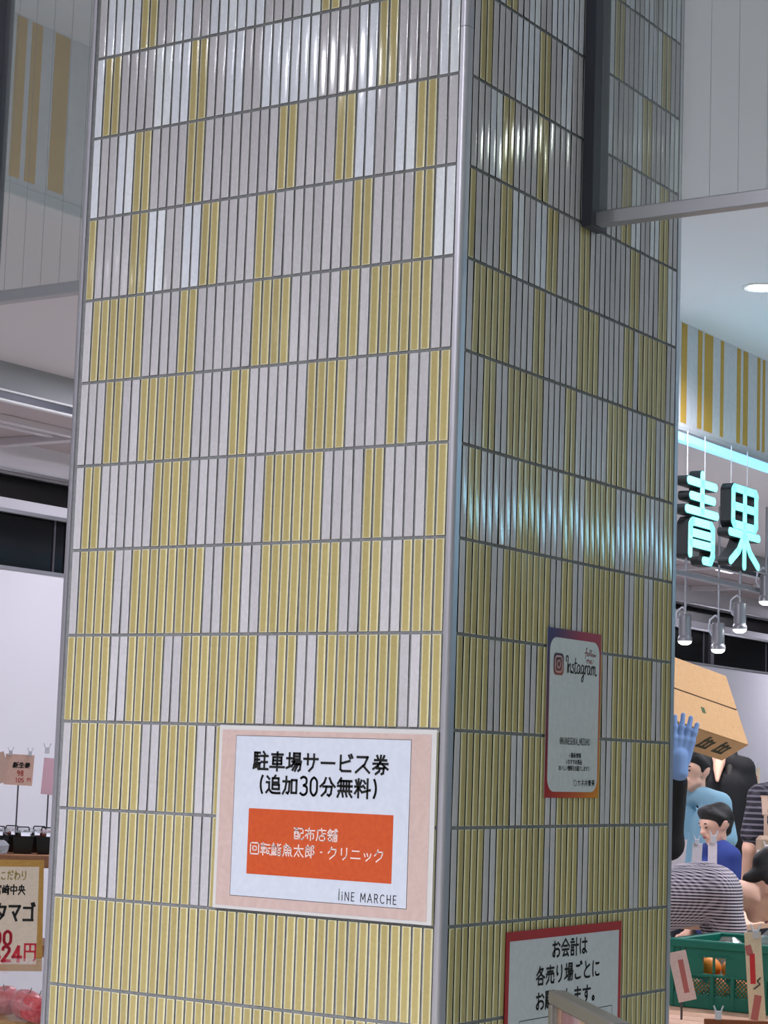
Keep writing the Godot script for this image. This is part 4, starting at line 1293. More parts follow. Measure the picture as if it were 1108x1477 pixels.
# ---------------------------------------------------------------- left of the pillar
func build_shop_left() -> void:
	var yaw := 0.75
	# wooden display shelf with black punnets
	var t := thing("display_shelf", "wooden display shelf left of the pillar, topped with black punnets", "shelf", Vector3(-4.72, 0, -4.18), yaw)
	var wood := grain("shelf_wood", Color(0.55, 0.37, 0.25), Color(0.64, 0.45, 0.32), 0.1, Vector3(3, 14, 3), 0.55)
	for y in [0.35, 0.72, 1.10]:
		var b := mk()
		span(b, Vector3(-0.75, y - 0.055, -0.12), Vector3(0.75, y, 0.20), 0.003)
		done(b, "shelf_board", wood, t)
	for x in [-0.72, 0.72]:
		var b := mk()
		span(b, Vector3(x - 0.025, 0, -0.12), Vector3(x + 0.025, 1.05, -0.07), 0.003)
		done(b, "post", wood, t)
	var bt := t.transform
	var n := 0
	for q in [[-0.115, 0.10, 0.0], [-0.01, 0.10, 0.08], [0.095, 0.10, -0.06], [0.20, 0.10, 0.05], [-0.22, 0.10, 0.1], [-0.06, -0.03, 0.0], [0.06, -0.03, 0.06], [0.18, -0.03, -0.04], [-0.18, -0.03, 0.02]]:
		punnet(bt * Vector3(q[0], 1.10, q[1]), yaw + q[2], n, [["third from right in front row", "third from left in front row", "second from right in front row", "rightmost in front row", "leftmost in front row", "second from left in back row", "second from right in back row", "rightmost in back row", "leftmost in back row"][n]])
		n += 1
	# cards on poles
	var pinkish := grain("card_peach", Color(0.90, 0.74, 0.68), Color(0.94, 0.80, 0.74), 0.06, Vector3(9, 9, 9), 0.7)
	var red := mat("marker_red", Color(0.80, 0.20, 0.22), 0.7)
	t = price_card("peach price card for new ginger on a thin pole above the punnets", Vector3(-4.715, 1.395, -4.112), 0.125, 0.135, pinkish, -0.03, 0.75, 0.29)
	line_of(t, "新生姜", 0.010, 0.088, 0.027, 0.15, 0.0016, M.ink_black, 0.95, 0.0, 0.15)
	line_of(t, "98", 0.006, 0.053, 0.027, 0.13, 0.0016, red)
	line_of(t, "105", 0.004, 0.022, 0.022, 0.13, 0.0016, red)
	line_of(t, "円", 0.045, 0.024, 0.020, 0.11, 0.0016, red)
	clip(t, -0.04, 0.140, 1.4)
	clip(t, 0.045, 0.140, 1.4)
	t = price_card("leaning peach price card cut off by the left edge", Vector3(-4.65, 1.40, -3.90), 0.10, 0.13, pinkish, 0.30, 0.75, 0.30)
	t = price_card("pink and white price card partly hidden behind the pillar's left edge", Vector3(-4.802, 1.352, -4.405), 0.062, 0.165, mat("card_pale_pink", Color(0.90, 0.74, 0.80), 0.7), -0.05, 0.75, 0.25)
	clip(t, -0.015, 0.2, 1.8)
	# crumpled clear bags on the shelf front
	for q in [[-0.19, 0.17, 0.09, "left"], [-0.10, 0.175, 0.06, "right"]]:
		bag("crumpled clear bag lying at the shelf's front, the %s of two" % q[3], bt * Vector3(q[0], 1.10, q[1]), 0.035, q[2], int(q[2] * 900), 0.25)
	# counter with apples and the egg placard
	t = thing("counter", "pale counter carrying bagged apples in the lower left corner", "counter", Vector3(-2.42, 0, -1.66), 0.75)
	var st := mk()
	span(st, Vector3(-0.6, 0, -0.25), Vector3(0.45, 0.81, 0.22), 0.004)
	done(st, "body", mat("counter_white", Color(0.74, 0.72, 0.72), 0.6), t)
	st = mk()
	span(st, Vector3(-0.62, 0.81, -0.27), Vector3(0.47, 0.835, 0.24), 0.004)
	done(st, "top", grain("counter_top", Color(0.62, 0.48, 0.30), Color(0.70, 0.56, 0.38), 0.1, Vector3(3, 9, 3), 0.5), t)
	egg_placard()
	for q in [[-2.352, 0.871, -1.590, 0.2, "leftmost"], [-2.256, 0.871, -1.568, 1.4, "middle"], [-2.183, 0.871, -1.522, 2.6, "rightmost"]]:
		apple(Vector3(q[0], q[1], q[2]), q[3], q[4])
	bag("large clear plastic bag around the apples in the lower left corner", Vector3(-2.270, 0.837, -1.565), 0.150, 0.16, 5, 0.02)

func punnet(at: Vector3, turn: float, n: int, where: Array) -> void:
	var t := thing("punnet", "black handled punnet, %s on the wooden shelf" % where[0], "punnet", at, turn, "black punnets on the wooden shelf")
	var st := mk()
	var g := []
	for q in [[0.036, 0.0], [0.046, 0.075], [0.050, 0.078]]:
		g.append([Vector3(-q[0], q[1], -q[0] * 0.75), Vector3(q[0], q[1], -q[0] * 0.75), Vector3(q[0], q[1], q[0] * 0.75), Vector3(-q[0], q[1], q[0] * 0.75)])
	for j in 2:
		for i in 4:
			quad(st, g[j][i], g[j][(i + 1) % 4], g[j + 1][(i + 1) % 4], g[j + 1][i], (g[j][i] + g[j][(i + 1) % 4]) * Vector3(1, 0, 1))
	quad(st, g[0][0], g[0][1], g[0][2], g[0][3], Vector3.DOWN)
	done(st, "tray", M.black_plastic, t)
	st = mk()
	for k in 7:
		ball(st, Vector3(-0.030 + 0.010 * k, 0.070 + 0.010 * ((k * 5) % 3), -0.018 + 0.018 * ((k * 7) % 3)), Vector3(0.014, 0.013, 0.014), 8)
	done(st, "produce", mat("produce_%d" % (n % 3), [Color(0.10, 0.07, 0.09), Color(0.16, 0.14, 0.07), Color(0.45, 0.20, 0.14)][n % 3], 0.3), t).set_meta("kind", "stuff")
	st = mk()
	box(st, Vector3(0, 0.100, 0.006), Vector3(0.088, 0.003, 0.058), Basis(Vector3.RIGHT, 0.25))
	done(st, "cover", clear("punnet_cover", Color(0.75, 0.78, 0.8, 0.18), 0.05), t)
	st = mk()
	box(st, Vector3(-0.002 + 0.01 * (n % 3), 0.086, 0.036), Vector3(0.040, 0.026, 0.0012), Basis(Vector3.RIGHT, -0.9))
	done(st, "label", mat("label_white", Color(0.86, 0.87, 0.90), 0.6), t)
	st = mk()
	wire(st, [Vector3(-0.03, 0.08, 0), Vector3(-0.024, 0.115, 0), Vector3(0.024, 0.115, 0), Vector3(0.03, 0.08, 0)], 0.003, 6)
	done(st, "handle", M.black_plastic, t)

func egg_placard() -> void:
	var t := thing("placard", "handwritten egg price placard with an ochre border, lower left edge", "placard", Vector3(-2.287, 1.108, -1.515), 0.62)
	t.rotation.z = 0.02
	var w := 0.235
	var h := 0.294
	var x1 := 0.090
	var st := mk()
	plate(st, PackedVector2Array([Vector2(x1 - w, -h / 2), Vector2(x1 + 0.004, -h / 2), Vector2(x1, h / 2), Vector2(x1 - w, h / 2)]), 0.0015, 0.003)
	done(st, "border", grain("ochre_card", Color(0.66, 0.49, 0.20), Color(0.72, 0.55, 0.26), 0.06, Vector3(8, 8, 8), 0.5), t)
	sheet(t, "paper", x1 - w + 0.012, -h / 2 + 0.018, x1 - 0.012, h / 2 - 0.018, 0.0019, 0.0003, grain("placard_paper", Color(0.82, 0.75, 0.68), Color(0.86, 0.80, 0.73), 0.06, Vector3(8, 8, 8), 0.6))
	var olive := mat("marker_olive", Color(0.66, 0.58, 0.32), 0.7)
	var crimson := mat("marker_crimson", Color(0.78, 0.13, 0.22), 0.6)
	line_of(t, "こだわり", 0.0108, 0.1060, 0.0280, 0.10, 0.0023, olive, 0.66)
	line_of(t, "宮崎中央", 0.0013, 0.0680, 0.0290, 0.12, 0.0023, M.ink_black, 0.73)
	line_of(t, "タマゴ", 0.0164, 0.0065, 0.0560, 0.12, 0.0023, M.ink_black, 0.66)
	line_of(t, "00", -0.0147, -0.0600, 0.0420, 0.19, 0.0023, crimson, 1.14)
	line_of(t, "424", -0.0025, -0.1020, 0.0440, 0.19, 0.0023, crimson, 1.05)
	line_of(t, "円", 0.0610, -0.0960, 0.0520, 0.10, 0.0023, crimson, 0.78)
	st = mk()
	tube(st, Vector3(-0.12, -h / 2 + 0.01, -0.006), Vector3(-0.12, -0.270, -0.006), 0.005, 0.005, 8)
	done(st, "stick", M.pole_grey, t)

func apple(at: Vector3, turn: float, which: String) -> void:
	var t := thing("apple", "pink-red apple in the bag at the lower left, the %s one" % which, "apple", at, turn, "bagged apples at the lower left")
	var st := mk()
	lathe(st, Vector3.ZERO, [[0.0, -0.030], [0.012, -0.035], [0.026, -0.032], [0.036, -0.018], [0.041, 0.002], [0.040, 0.016], [0.032, 0.030], [0.018, 0.036], [0.008, 0.032], [0.0, 0.026]], 22, Basis(Vector3.RIGHT, 0.35))
	done(st, "fruit", grain("apple_skin", Color(0.70, 0.16, 0.24), Color(0.86, 0.46, 0.44), 0.05, Vector3(7, 7, 7), 0.3, false), t)
	st = mk()
	tube(st, Vector3(0, 0.025, 0.008), Vector3(0.003, 0.046, 0.018), 0.0016, 0.0012, 6)
	done(st, "stalk", mat("stalk_brown", Color(0.25, 0.16, 0.10), 0.8), t)

# ---------------------------------------------------------------- people
# bones: [a, b, radius at a, radius at b]; joined with a smooth minimum and meshed as surface nets
func flesh(bones: Array, cell: float, k: float) -> ArrayMesh:
	var lo := Vector3.ONE * 1e6
	var hi := -lo
	for q in bones:
		var r: float = maxf(q[2], q[3]) + cell * 2.5
		for p in [q[0], q[1]]:
			lo = lo.min(p - Vector3.ONE * r)
			hi = hi.max(p + Vector3.ONE * r)
	var nx := int((hi.x - lo.x) / cell) + 2
	var ny := int((hi.y - lo.y) / cell) + 2
	var nz := int((hi.z - lo.z) / cell) + 2
	var g := PackedFloat32Array()
	g.resize(nx * ny * nz)
	g.fill(1.0)
	for q in bones:
		var a: Vector3 = q[0]
		var b: Vector3 = q[1]
		var ra: float = q[2]
		var rb: float = q[3]
		var reach := maxf(ra, rb) + k + cell * 2.0
		var i0 := Vector3i(((a.min(b) - Vector3.ONE * reach - lo) / cell).floor()).max(Vector3i.ZERO)
		var i1 := Vector3i(((a.max(b) + Vector3.ONE * reach - lo) / cell).ceil()).min(Vector3i(nx - 1, ny - 1, nz - 1))
		var ab := b - a
		var len2 := maxf(ab.length_squared(), 1e-9)
		for z in range(i0.z, i1.z + 1):
			for y in range(i0.y, i1.y + 1):
				var row := (z * ny + y) * nx
				for x in range(i0.x, i1.x + 1):
					var p := lo + Vector3(x, y, z) * cell
					var h := clampf((p - a).dot(ab) / len2, 0.0, 1.0)
					var d := (p - a - ab * h).length() - lerpf(ra, rb, h)
					var o := g[row + x]
					var e := maxf(k - absf(d - o), 0.0) / k
					g[row + x] = minf(d, o) - e * e * k * 0.25
	var at := PackedInt32Array()
	at.resize(nx * ny * nz)
	at.fill(-1)
	var vs := PackedVector3Array()
	var ns := PackedVector3Array()
	var off := PackedInt32Array([0, 1, nx, nx + 1, nx * ny, nx * ny + 1, nx * ny + nx, nx * ny + nx + 1])
	var edges := [[0, 1], [2, 3], [4, 5], [6, 7], [0, 2], [1, 3], [4, 6], [5, 7], [0, 4], [1, 5], [2, 6], [3, 7]]
	for z in nz - 1:
		for y in ny - 1:
			for x in nx - 1:
				var c := (z * ny + y) * nx + x
				var m := 0
				for e in 8:
					if g[c + off[e]] < 0.0:
						m |= 1 << e
				if m == 0 or m == 255:
					continue
				var s := Vector3.ZERO
				var cnt := 0
				for e in edges:
					var va := g[c + off[e[0]]]
					var vb := g[c + off[e[1]]]
					if (va < 0.0) != (vb < 0.0):
						var f := va / (va - vb)
						var pa := Vector3(e[0] & 1, (e[0] >> 1) & 1, (e[0] >> 2) & 1)
						var pb := Vector3(e[1] & 1, (e[1] >> 1) & 1, (e[1] >> 2) & 1)
						s += pa.lerp(pb, f)
						cnt += 1
				at[c] = vs.size()
				vs.append(lo + (Vector3(x, y, z) + s / cnt) * cell)
				var gx := g[c + 1] + g[c + off[3]] + g[c + off[5]] + g[c + off[7]] - g[c] - g[c + off[2]] - g[c + off[4]] - g[c + off[6]]
				var gy := g[c + off[2]] + g[c + off[3]] + g[c + off[6]] + g[c + off[7]] - g[c] - g[c + 1] - g[c + off[4]] - g[c + off[5]]
				var gz := g[c + off[4]] + g[c + off[5]] + g[c + off[6]] + g[c + off[7]] - g[c] - g[c + 1] - g[c + off[2]] - g[c + off[3]]
				ns.append(Vector3(gx, gy, gz).normalized())
	var idx := PackedInt32Array()
	var step := [1, nx, nx * ny]
	for z in range(1, nz - 1):
		for y in range(1, ny - 1):
			for x in range(1, nx - 1):
				var c := (z * ny + y) * nx + x
				var inside := g[c] < 0.0
				for a in 3:
					if (g[c + step[a]] < 0.0) == inside:
						continue
					var u: int = step[(a + 1) % 3]
					var v: int = step[(a + 2) % 3]
					var q := [at[c], at[c - u], at[c - u - v], at[c - v]]
					if q.min() < 0:
						continue
					if not inside:
						idx.append_array([q[0], q[1], q[2], q[0], q[2], q[3]])
					else:
						idx.append_array([q[0], q[2], q[1], q[0], q[3], q[2]])
	var arr := []
	arr.resize(Mesh.ARRAY_MAX)
	arr[Mesh.ARRAY_VERTEX] = vs
	arr[Mesh.ARRAY_NORMAL] = ns
	arr[Mesh.ARRAY_INDEX] = idx
	var am := ArrayMesh.new()
	am.add_surface_from_arrays(Mesh.PRIMITIVE_TRIANGLES, arr)
	return am

func solid(called: String, bones: Array, cell: float, k: float, m: Material, parent: Node3D) -> MeshInstance3D:
	var o := MeshInstance3D.new()
	o.name = called
	o.mesh = flesh(bones, cell, k)
	o.material_override = m
	parent.add_child(o, true)
	return o

func hand(w: Vector3, dir: Vector3, palm: Vector3, s := 1.0, curl := 0.25, side := 1.0) -> Array:
	# wrist, pointing direction, direction the palm faces; side tells where the thumb leaves
	dir = dir.normalized()
	var across := dir.cross(palm).normalized() * side
	palm = across.cross(dir).normalized() * side
	var out := [[w, w + dir * 0.03 * s, 0.026 * s, 0.026 * s]]
	for f in 4:
		var o := (f - 1.5) * 0.0205 * s
		var root := w + dir * 0.082 * s + across * o
		out.append([w + dir * 0.012 * s + across * o * 0.7, root, 0.016 * s, 0.0125 * s])
		var lens: float = [0.075, 0.085, 0.080, 0.062][f] * s
		var d1 := (dir + across * (f - 1.5) * 0.09 + palm * curl * 0.4).normalized()
		var d2 := (d1 + palm * curl).normalized()
		var mid := root + d1 * lens * 0.5
		out.append([root, mid, 0.0105 * s, 0.0095 * s])
		out.append([mid, mid + d2 * lens * 0.5, 0.0095 * s, 0.0080 * s])
	var tb := w + dir * 0.025 * s - across * 0.026 * s
	var tm := tb + (dir * 0.6 - across * 0.7 + palm * 0.25).normalized() * 0.038 * s
	out.append([w + dir * 0.02 * s, tb, 0.018 * s, 0.015 * s])
	out.append([tb, tm, 0.0145 * s, 0.0115 * s])
	out.append([tm, tm + (dir * 0.9 - across * 0.35 + palm * curl).normalized() * 0.032 * s, 0.0112 * s, 0.0090 * s])
	return out

# head at c, looking along f; returns bones for skin and hair
func head_bones(c: Vector3, f: Vector3, up: Vector3, s: float) -> Array:
	f = f.normalized()
	var r := f.cross(up).normalized()
	up = r.cross(f).normalized()
	var P := func(x: float, y: float, z: float) -> Vector3: return c + (r * x + up * y + f * z) * s
	var out := [[P.call(0, 0.030, -0.020), P.call(0, 0.028, 0.020), 0.080 * s, 0.074 * s], [P.call(0, -0.01, 0.025), P.call(0, -0.060, 0.045), 0.062 * s, 0.040 * s], [P.call(0, -0.085, 0.056), P.call(0, -0.090, 0.062), 0.026 * s, 0.022 * s],
		[P.call(0.035, -0.06, 0.015), P.call(0, -0.088, 0.055), 0.028 * s, 0.020 * s], [P.call(-0.035, -0.06, 0.015), P.call(0, -0.088, 0.055), 0.028 * s, 0.020 * s],
		[P.call(0, 0.010, 0.086), P.call(0, -0.024, 0.104), 0.010 * s, 0.0135 * s], [P.call(0.012, -0.026, 0.092), P.call(-0.012, -0.026, 0.092), 0.009 * s, 0.009 * s],
		[P.call(-0.035, 0.022, 0.073), P.call(0.035, 0.022, 0.073), 0.016 * s, 0.016 * s], [P.call(-0.016, -0.052, 0.084), P.call(0.016, -0.052, 0.084), 0.010 * s, 0.010 * s]]
	for e: float in [-1.0, 1.0]:
		out.append([P.call(0.078 * e, 0.016, -0.012), P.call(0.076 * e, -0.020, -0.004), 0.015 * s, 0.010 * s])
		out.append([P.call(0.086 * e, 0.020, -0.018), P.call(0.084 * e, -0.004, -0.016), 0.011 * s, 0.009 * s])
	return out

func face(t: Node3D, c: Vector3, f: Vector3, up: Vector3, s: float) -> void:
	f = f.normalized()
	var r := f.cross(up).normalized()
	up = r.cross(f).normalized()
	var st := mk()
	for e: float in [-1.0, 1.0]:
		ball(st, c + (r * 0.031 * e + up * 0.006 + f * 0.0865) * s, Vector3(0.0125, 0.0060, 0.007) * s, 8, Basis(r, up, f))
	done(st, "eyes", mat("eye_dark", Color(0.05, 0.035, 0.03), 0.3), t)
	st = mk()
	for e: float in [-1.0, 1.0]:
		ball(st, c + (r * 0.032 * e + up * 0.030 + f * 0.0885) * s, Vector3(0.017, 0.0042, 0.006) * s, 8, Basis(r, up, f))
	done(st, "eyebrows", mat("brow_dark", Color(0.07, 0.05, 0.045), 0.8), t)
	st = mk()
	ball(st, c + (up * -0.053 + f * 0.0945) * s, Vector3(0.022, 0.007, 0.006) * s, 10, Basis(r, up, f))
	done(st, "mouth", mat("lip_red", Color(0.62, 0.33, 0.31), 0.5), t)

func person(label: String, at: Vector3) -> Node3D:
	return thing("person", label, "person", at)

func rel(bones: Array, o: Vector3) -> Array:
	var out := []
	for q in bones:
		out.append([q[0] - o, q[1] - o, q[2], q[3]])
	return out

func grown(bones: Array, by: float) -> Array:
	var out := []
	for q in bones:
		out.append([q[0], q[1], q[2] + by, q[3] + by])
	return out

func build_people() -> void:
	var skin := mat("skin", Color(0.87, 0.69, 0.60), 0.55)
	skin.subsurf_scatter_enabled = true
	skin.subsurf_scatter_strength = 0.08
	var hair := mat("hair_black", Color(0.035, 0.028, 0.026), 0.6)
	var denim := mat("trousers_dark", Color(0.09, 0.10, 0.14), 0.9)
	var shoe := mat("shoe_dark", Color(0.06, 0.06, 0.065), 0.6)
	var R := Vector3(0.8369, 0.0, -0.5463)     # across the view, to the right
	var B := Vector3(-0.5463, 0.0, -0.8369)    # away from the viewer
	var U := Vector3.UP

	# man in a light blue shirt
	var c := Vector3(-3.568, 1.554, -8.706)
	var t := person("man in a loose light blue shirt looking left, smiling", Vector3(-3.56, 0, -8.75))
	var o := t.position
	var f := -R * 0.80 - B * 0.62
	upright(t, o, c, f, 1.0, R, B, [skin, mat("shirt_light_blue", Color(0.50, 0.66, 0.74), 0.9), denim, shoe, hair], 0.235, 0.0, 0.0)
	# child below him
	c = Vector3(-3.144, 1.262, -8.063)
	t = person("dark haired child in a blue jacket looking down to the left", Vector3(-3.13, 0, -8.08))
	upright(t, t.position, c, -R * 0.9 - B * 0.35 - U * 0.25, 0.93, R, B, [skin, mat("jacket_blue", Color(0.16, 0.24, 0.52), 0.85), denim, shoe, hair], 0.17, 0.0, 0.0)
	# person in black with one arm up to the carton
	c = Vector3(-3.895, 1.775, -9.793)
	t = person("person in a black top and navy behind the light blue shirt, face hidden", Vector3(-3.90, 0, -9.80))
	upright(t, t.position, c, -B - R * 0.3, 1.0, R, B, [skin, mat("shirt_black_navy", Color(0.022, 0.028, 0.055), 0.9), mat("trousers_navy", Color(0.03, 0.035, 0.08), 0.9), shoe, hair], 0.21, 0.0, 1.0)
	# person in a striped shirt with a shoulder bag, seen from behind at the right edge
	c = Vector3(-2.628, 1.616, -7.868)
	t = person("person in a navy and grey striped shirt with a beige bag strap, right edge", Vector3(-2.64, 0, -7.88))
	upright(t, t.position, c, B, 1.0, R, B, [skin, stripes("shirt_striped", Color(0.10, 0.09, 0.13), Color(0.42, 0.40, 0.44), 0.030, 0.36), denim, shoe, hair], 0.215, 0.0, 0.0)
	bag_and_strap(R, B)
	bending_woman(skin, hair, denim, shoe, R, B)
	carrier(skin, hair, denim, shoe, R, B)

# a standing figure: head at c, looking along f; cloth = [skin, top, trousers, shoes, hair]; half is the half width of the shoulders
func upright(t: Node3D, o: Vector3, c: Vector3, f: Vector3, s: float, R: Vector3, B: Vector3, cloth: Array, half: float, raised: float, long_hair: float) -> void:
	var U := Vector3.UP
	var ff := Vector3(f.x, 0, f.z).normalized()
	var side := ff.cross(U).normalized()
	var hh := c.y + 0.10 * s
	var neck := c - U * 0.105 * s - ff * 0.018 * s
	var chest := neck - U * 0.20 * s - ff * 0.01
	var belly := Vector3(neck.x, hh * 0.60, neck.z)
	var pelvis := Vector3(neck.x, hh * 0.525, neck.z)
	var torso := []
	for e: float in [-1.0, 1.0]:
		torso.append([neck - U * 0.035 * s + side * 0.03 * e, neck - U * 0.075 * s + side * (half - 0.055) * e, 0.045 * s, 0.052 * s])
		torso.append([chest + side * (half - 0.12) * e, belly + side * (half - 0.14) * e, 0.105 * s, 0.100 * s])
		torso.append([belly + side * (half - 0.14) * e, pelvis + side * (half - 0.13) * e, 0.100 * s, 0.105 * s])
	var skin_b := head_bones(c, f, U, s)
	skin_b.append([c - U * 0.055 * s - ff * 0.012 * s, neck - U * 0.03 * s, 0.052 * s, 0.050 * s])
	skin_b.append_array(torso)
	var sleeve := []
	var arms := []
	var hands := []
	for e: float in [-1.0, 1.0]:
		var sh: Vector3 = neck - U * 0.085 * s + side * (half - 0.045) * e
		var up_arm: bool = raised > 0.0 and e > 0.0
		var el: Vector3 = sh + (U * 0.27 + side * 0.03 * e + ff * 0.05 if up_arm else -U * 0.27 + side * 0.05 * e - ff * 0.02) * s
		var wr: Vector3 = el + (U * 0.22 + ff * 0.08 if up_arm else -U * 0.20 + ff * 0.12) * s
		arms.append([sh, el, 0.050 * s, 0.040 * s])
		arms.append([el, wr, 0.040 * s, 0.027 * s])
		sleeve.append([sh, sh.lerp(el, 0.72), 0.062 * s, 0.066 * s])
		hands.append(hand(wr, wr - el, -side * e, s, 0.3, -e))
	skin_b.append_array(arms)
	var legs := []
	var shoes := []
	for e: float in [-1.0, 1.0]:
		var hip := pelvis + side * 0.085 * e * s
		var knee := Vector3(hip.x, hh * 0.285, hip.z) + ff * 0.01
		var ank := Vector3(hip.x, hh * 0.05, hip.z) - ff * 0.01
		legs.append([hip, knee, 0.085 * s, 0.058 * s])
		legs.append([knee, ank, 0.056 * s, 0.040 * s])
		shoes.append([ank - U * (ank.y - 0.040) - ff * 0.02, Vector3(ank.x, 0.034, ank.z) + ff * 0.15 * s, 0.040, 0.034])
	skin_b.append_array(legs)
	if long_hair > 0.0:
		# open neckline
		skin_b.append([neck + ff * 0.035 * s - U * 0.02 * s, chest + ff * 0.122 * s + U * 0.03 * s, 0.052 * s, 0.012 * s])
	solid("body", rel(skin_b, o), 0.011, 0.018, cloth[0], t)
	for hb_ in hands:
		solid("hand", rel(hb_, o), 0.006, 0.006, cloth[0], t)
	var top := grown(torso, 0.014)
	top.append_array(sleeve)
	solid("shirt", rel(top, o), 0.014, 0.03, cloth[1], t)
	solid("trousers", rel(grown(legs, 0.012) + [[pelvis - side * 0.06, pelvis + side * 0.06, 0.118 * s, 0.118 * s]], o), 0.016, 0.03, cloth[2], t)
	solid("shoes", rel(shoes, o), 0.012, 0.01, cloth[3], t)
	var fr := f.normalized()
	var r := fr.cross(U).normalized()
	var up := r.cross(fr).normalized()
	var H := func(x: float, y: float, z: float) -> Vector3: return c + (r * x + up * y + fr * z) * s
	var hb := [[H.call(0, 0.050, -0.036), H.call(0, 0.060, 0.018), 0.081 * s, 0.070 * s], [H.call(0, 0.010, -0.060), H.call(0, -0.040, -0.052), 0.060 * s, 0.042 * s], [H.call(-0.045, 0.085, 0.045), H.call(0.045, 0.085, 0.045), 0.034 * s, 0.034 * s]]
	for e: float in [-1.0, 1.0]:
		hb.append([H.call(0.062 * e, 0.060, 0.02), H.call(0.068 * e, 0.030, -0.02), 0.030 * s, 0.028 * s])
		hb.append([H.call(0.068 * e, 0.030, 0.012), H.call(0.070 * e, 0.004, 0.016), 0.016 * s, 0.010 * s])
	if long_hair > 0.0:
		for e: float in [-1.0, 1.0]:
			hb.append([H.call(0.066 * e, 0.02, -0.02), H.call(0.078 * e, -0.13, -0.01), 0.034 * s, 0.040 * s])
			hb.append([H.call(0.078 * e, -0.13, -0.01), H.call(0.070 * e, -0.24, 0.035), 0.040 * s, 0.030 * s])
	solid("hair", rel(hb, o), 0.008, 0.02, cloth[4], t)
	face(t, c - o, fr, U, s)

func bag_and_strap(R: Vector3, B: Vector3) -> void:
	var t := thing("shoulder_bag", "beige shoulder bag with a broad strap on the striped shirt's back", "bag", Vector3(-2.755, 1.0, -7.800))
	var st := mk()
	var beige := mat("bag_beige", Color(0.62, 0.53, 0.45), 0.8)
	box(st, -B * 0.165 + R * 0.01 + Vector3(0, 0.13, 0), Vector3(0.15, 0.20, 0.07), Basis(R, Vector3.UP, -B), 0.02)
	done(st, "pouch", beige, t)
	st = mk()
	var pts := [-B * 0.145 + R * 0.00 + Vector3(0, 0.22, 0), -B * 0.142 - R * 0.01 + Vector3(0, 0.34, 0), -B * 0.10 - R * 0.015 + Vector3(0, 0.435, 0), -R * 0.02 + B * 0.03 + Vector3(0, 0.462, 0), B * 0.11 - R * 0.02 + Vector3(0, 0.40, 0)]
	for i in pts.size() - 1:
		var d: Vector3 = pts[i + 1] - pts[i]
		box(st, (pts[i] + pts[i + 1]) * 0.5, Vector3(0.034, d.length() + 0.008, 0.006), Basis(R, d.normalized(), R.cross(d.normalized())).orthonormalized())
	done(st, "strap", mat("strap_beige", Color(0.74, 0.62, 0.55), 0.8), t)

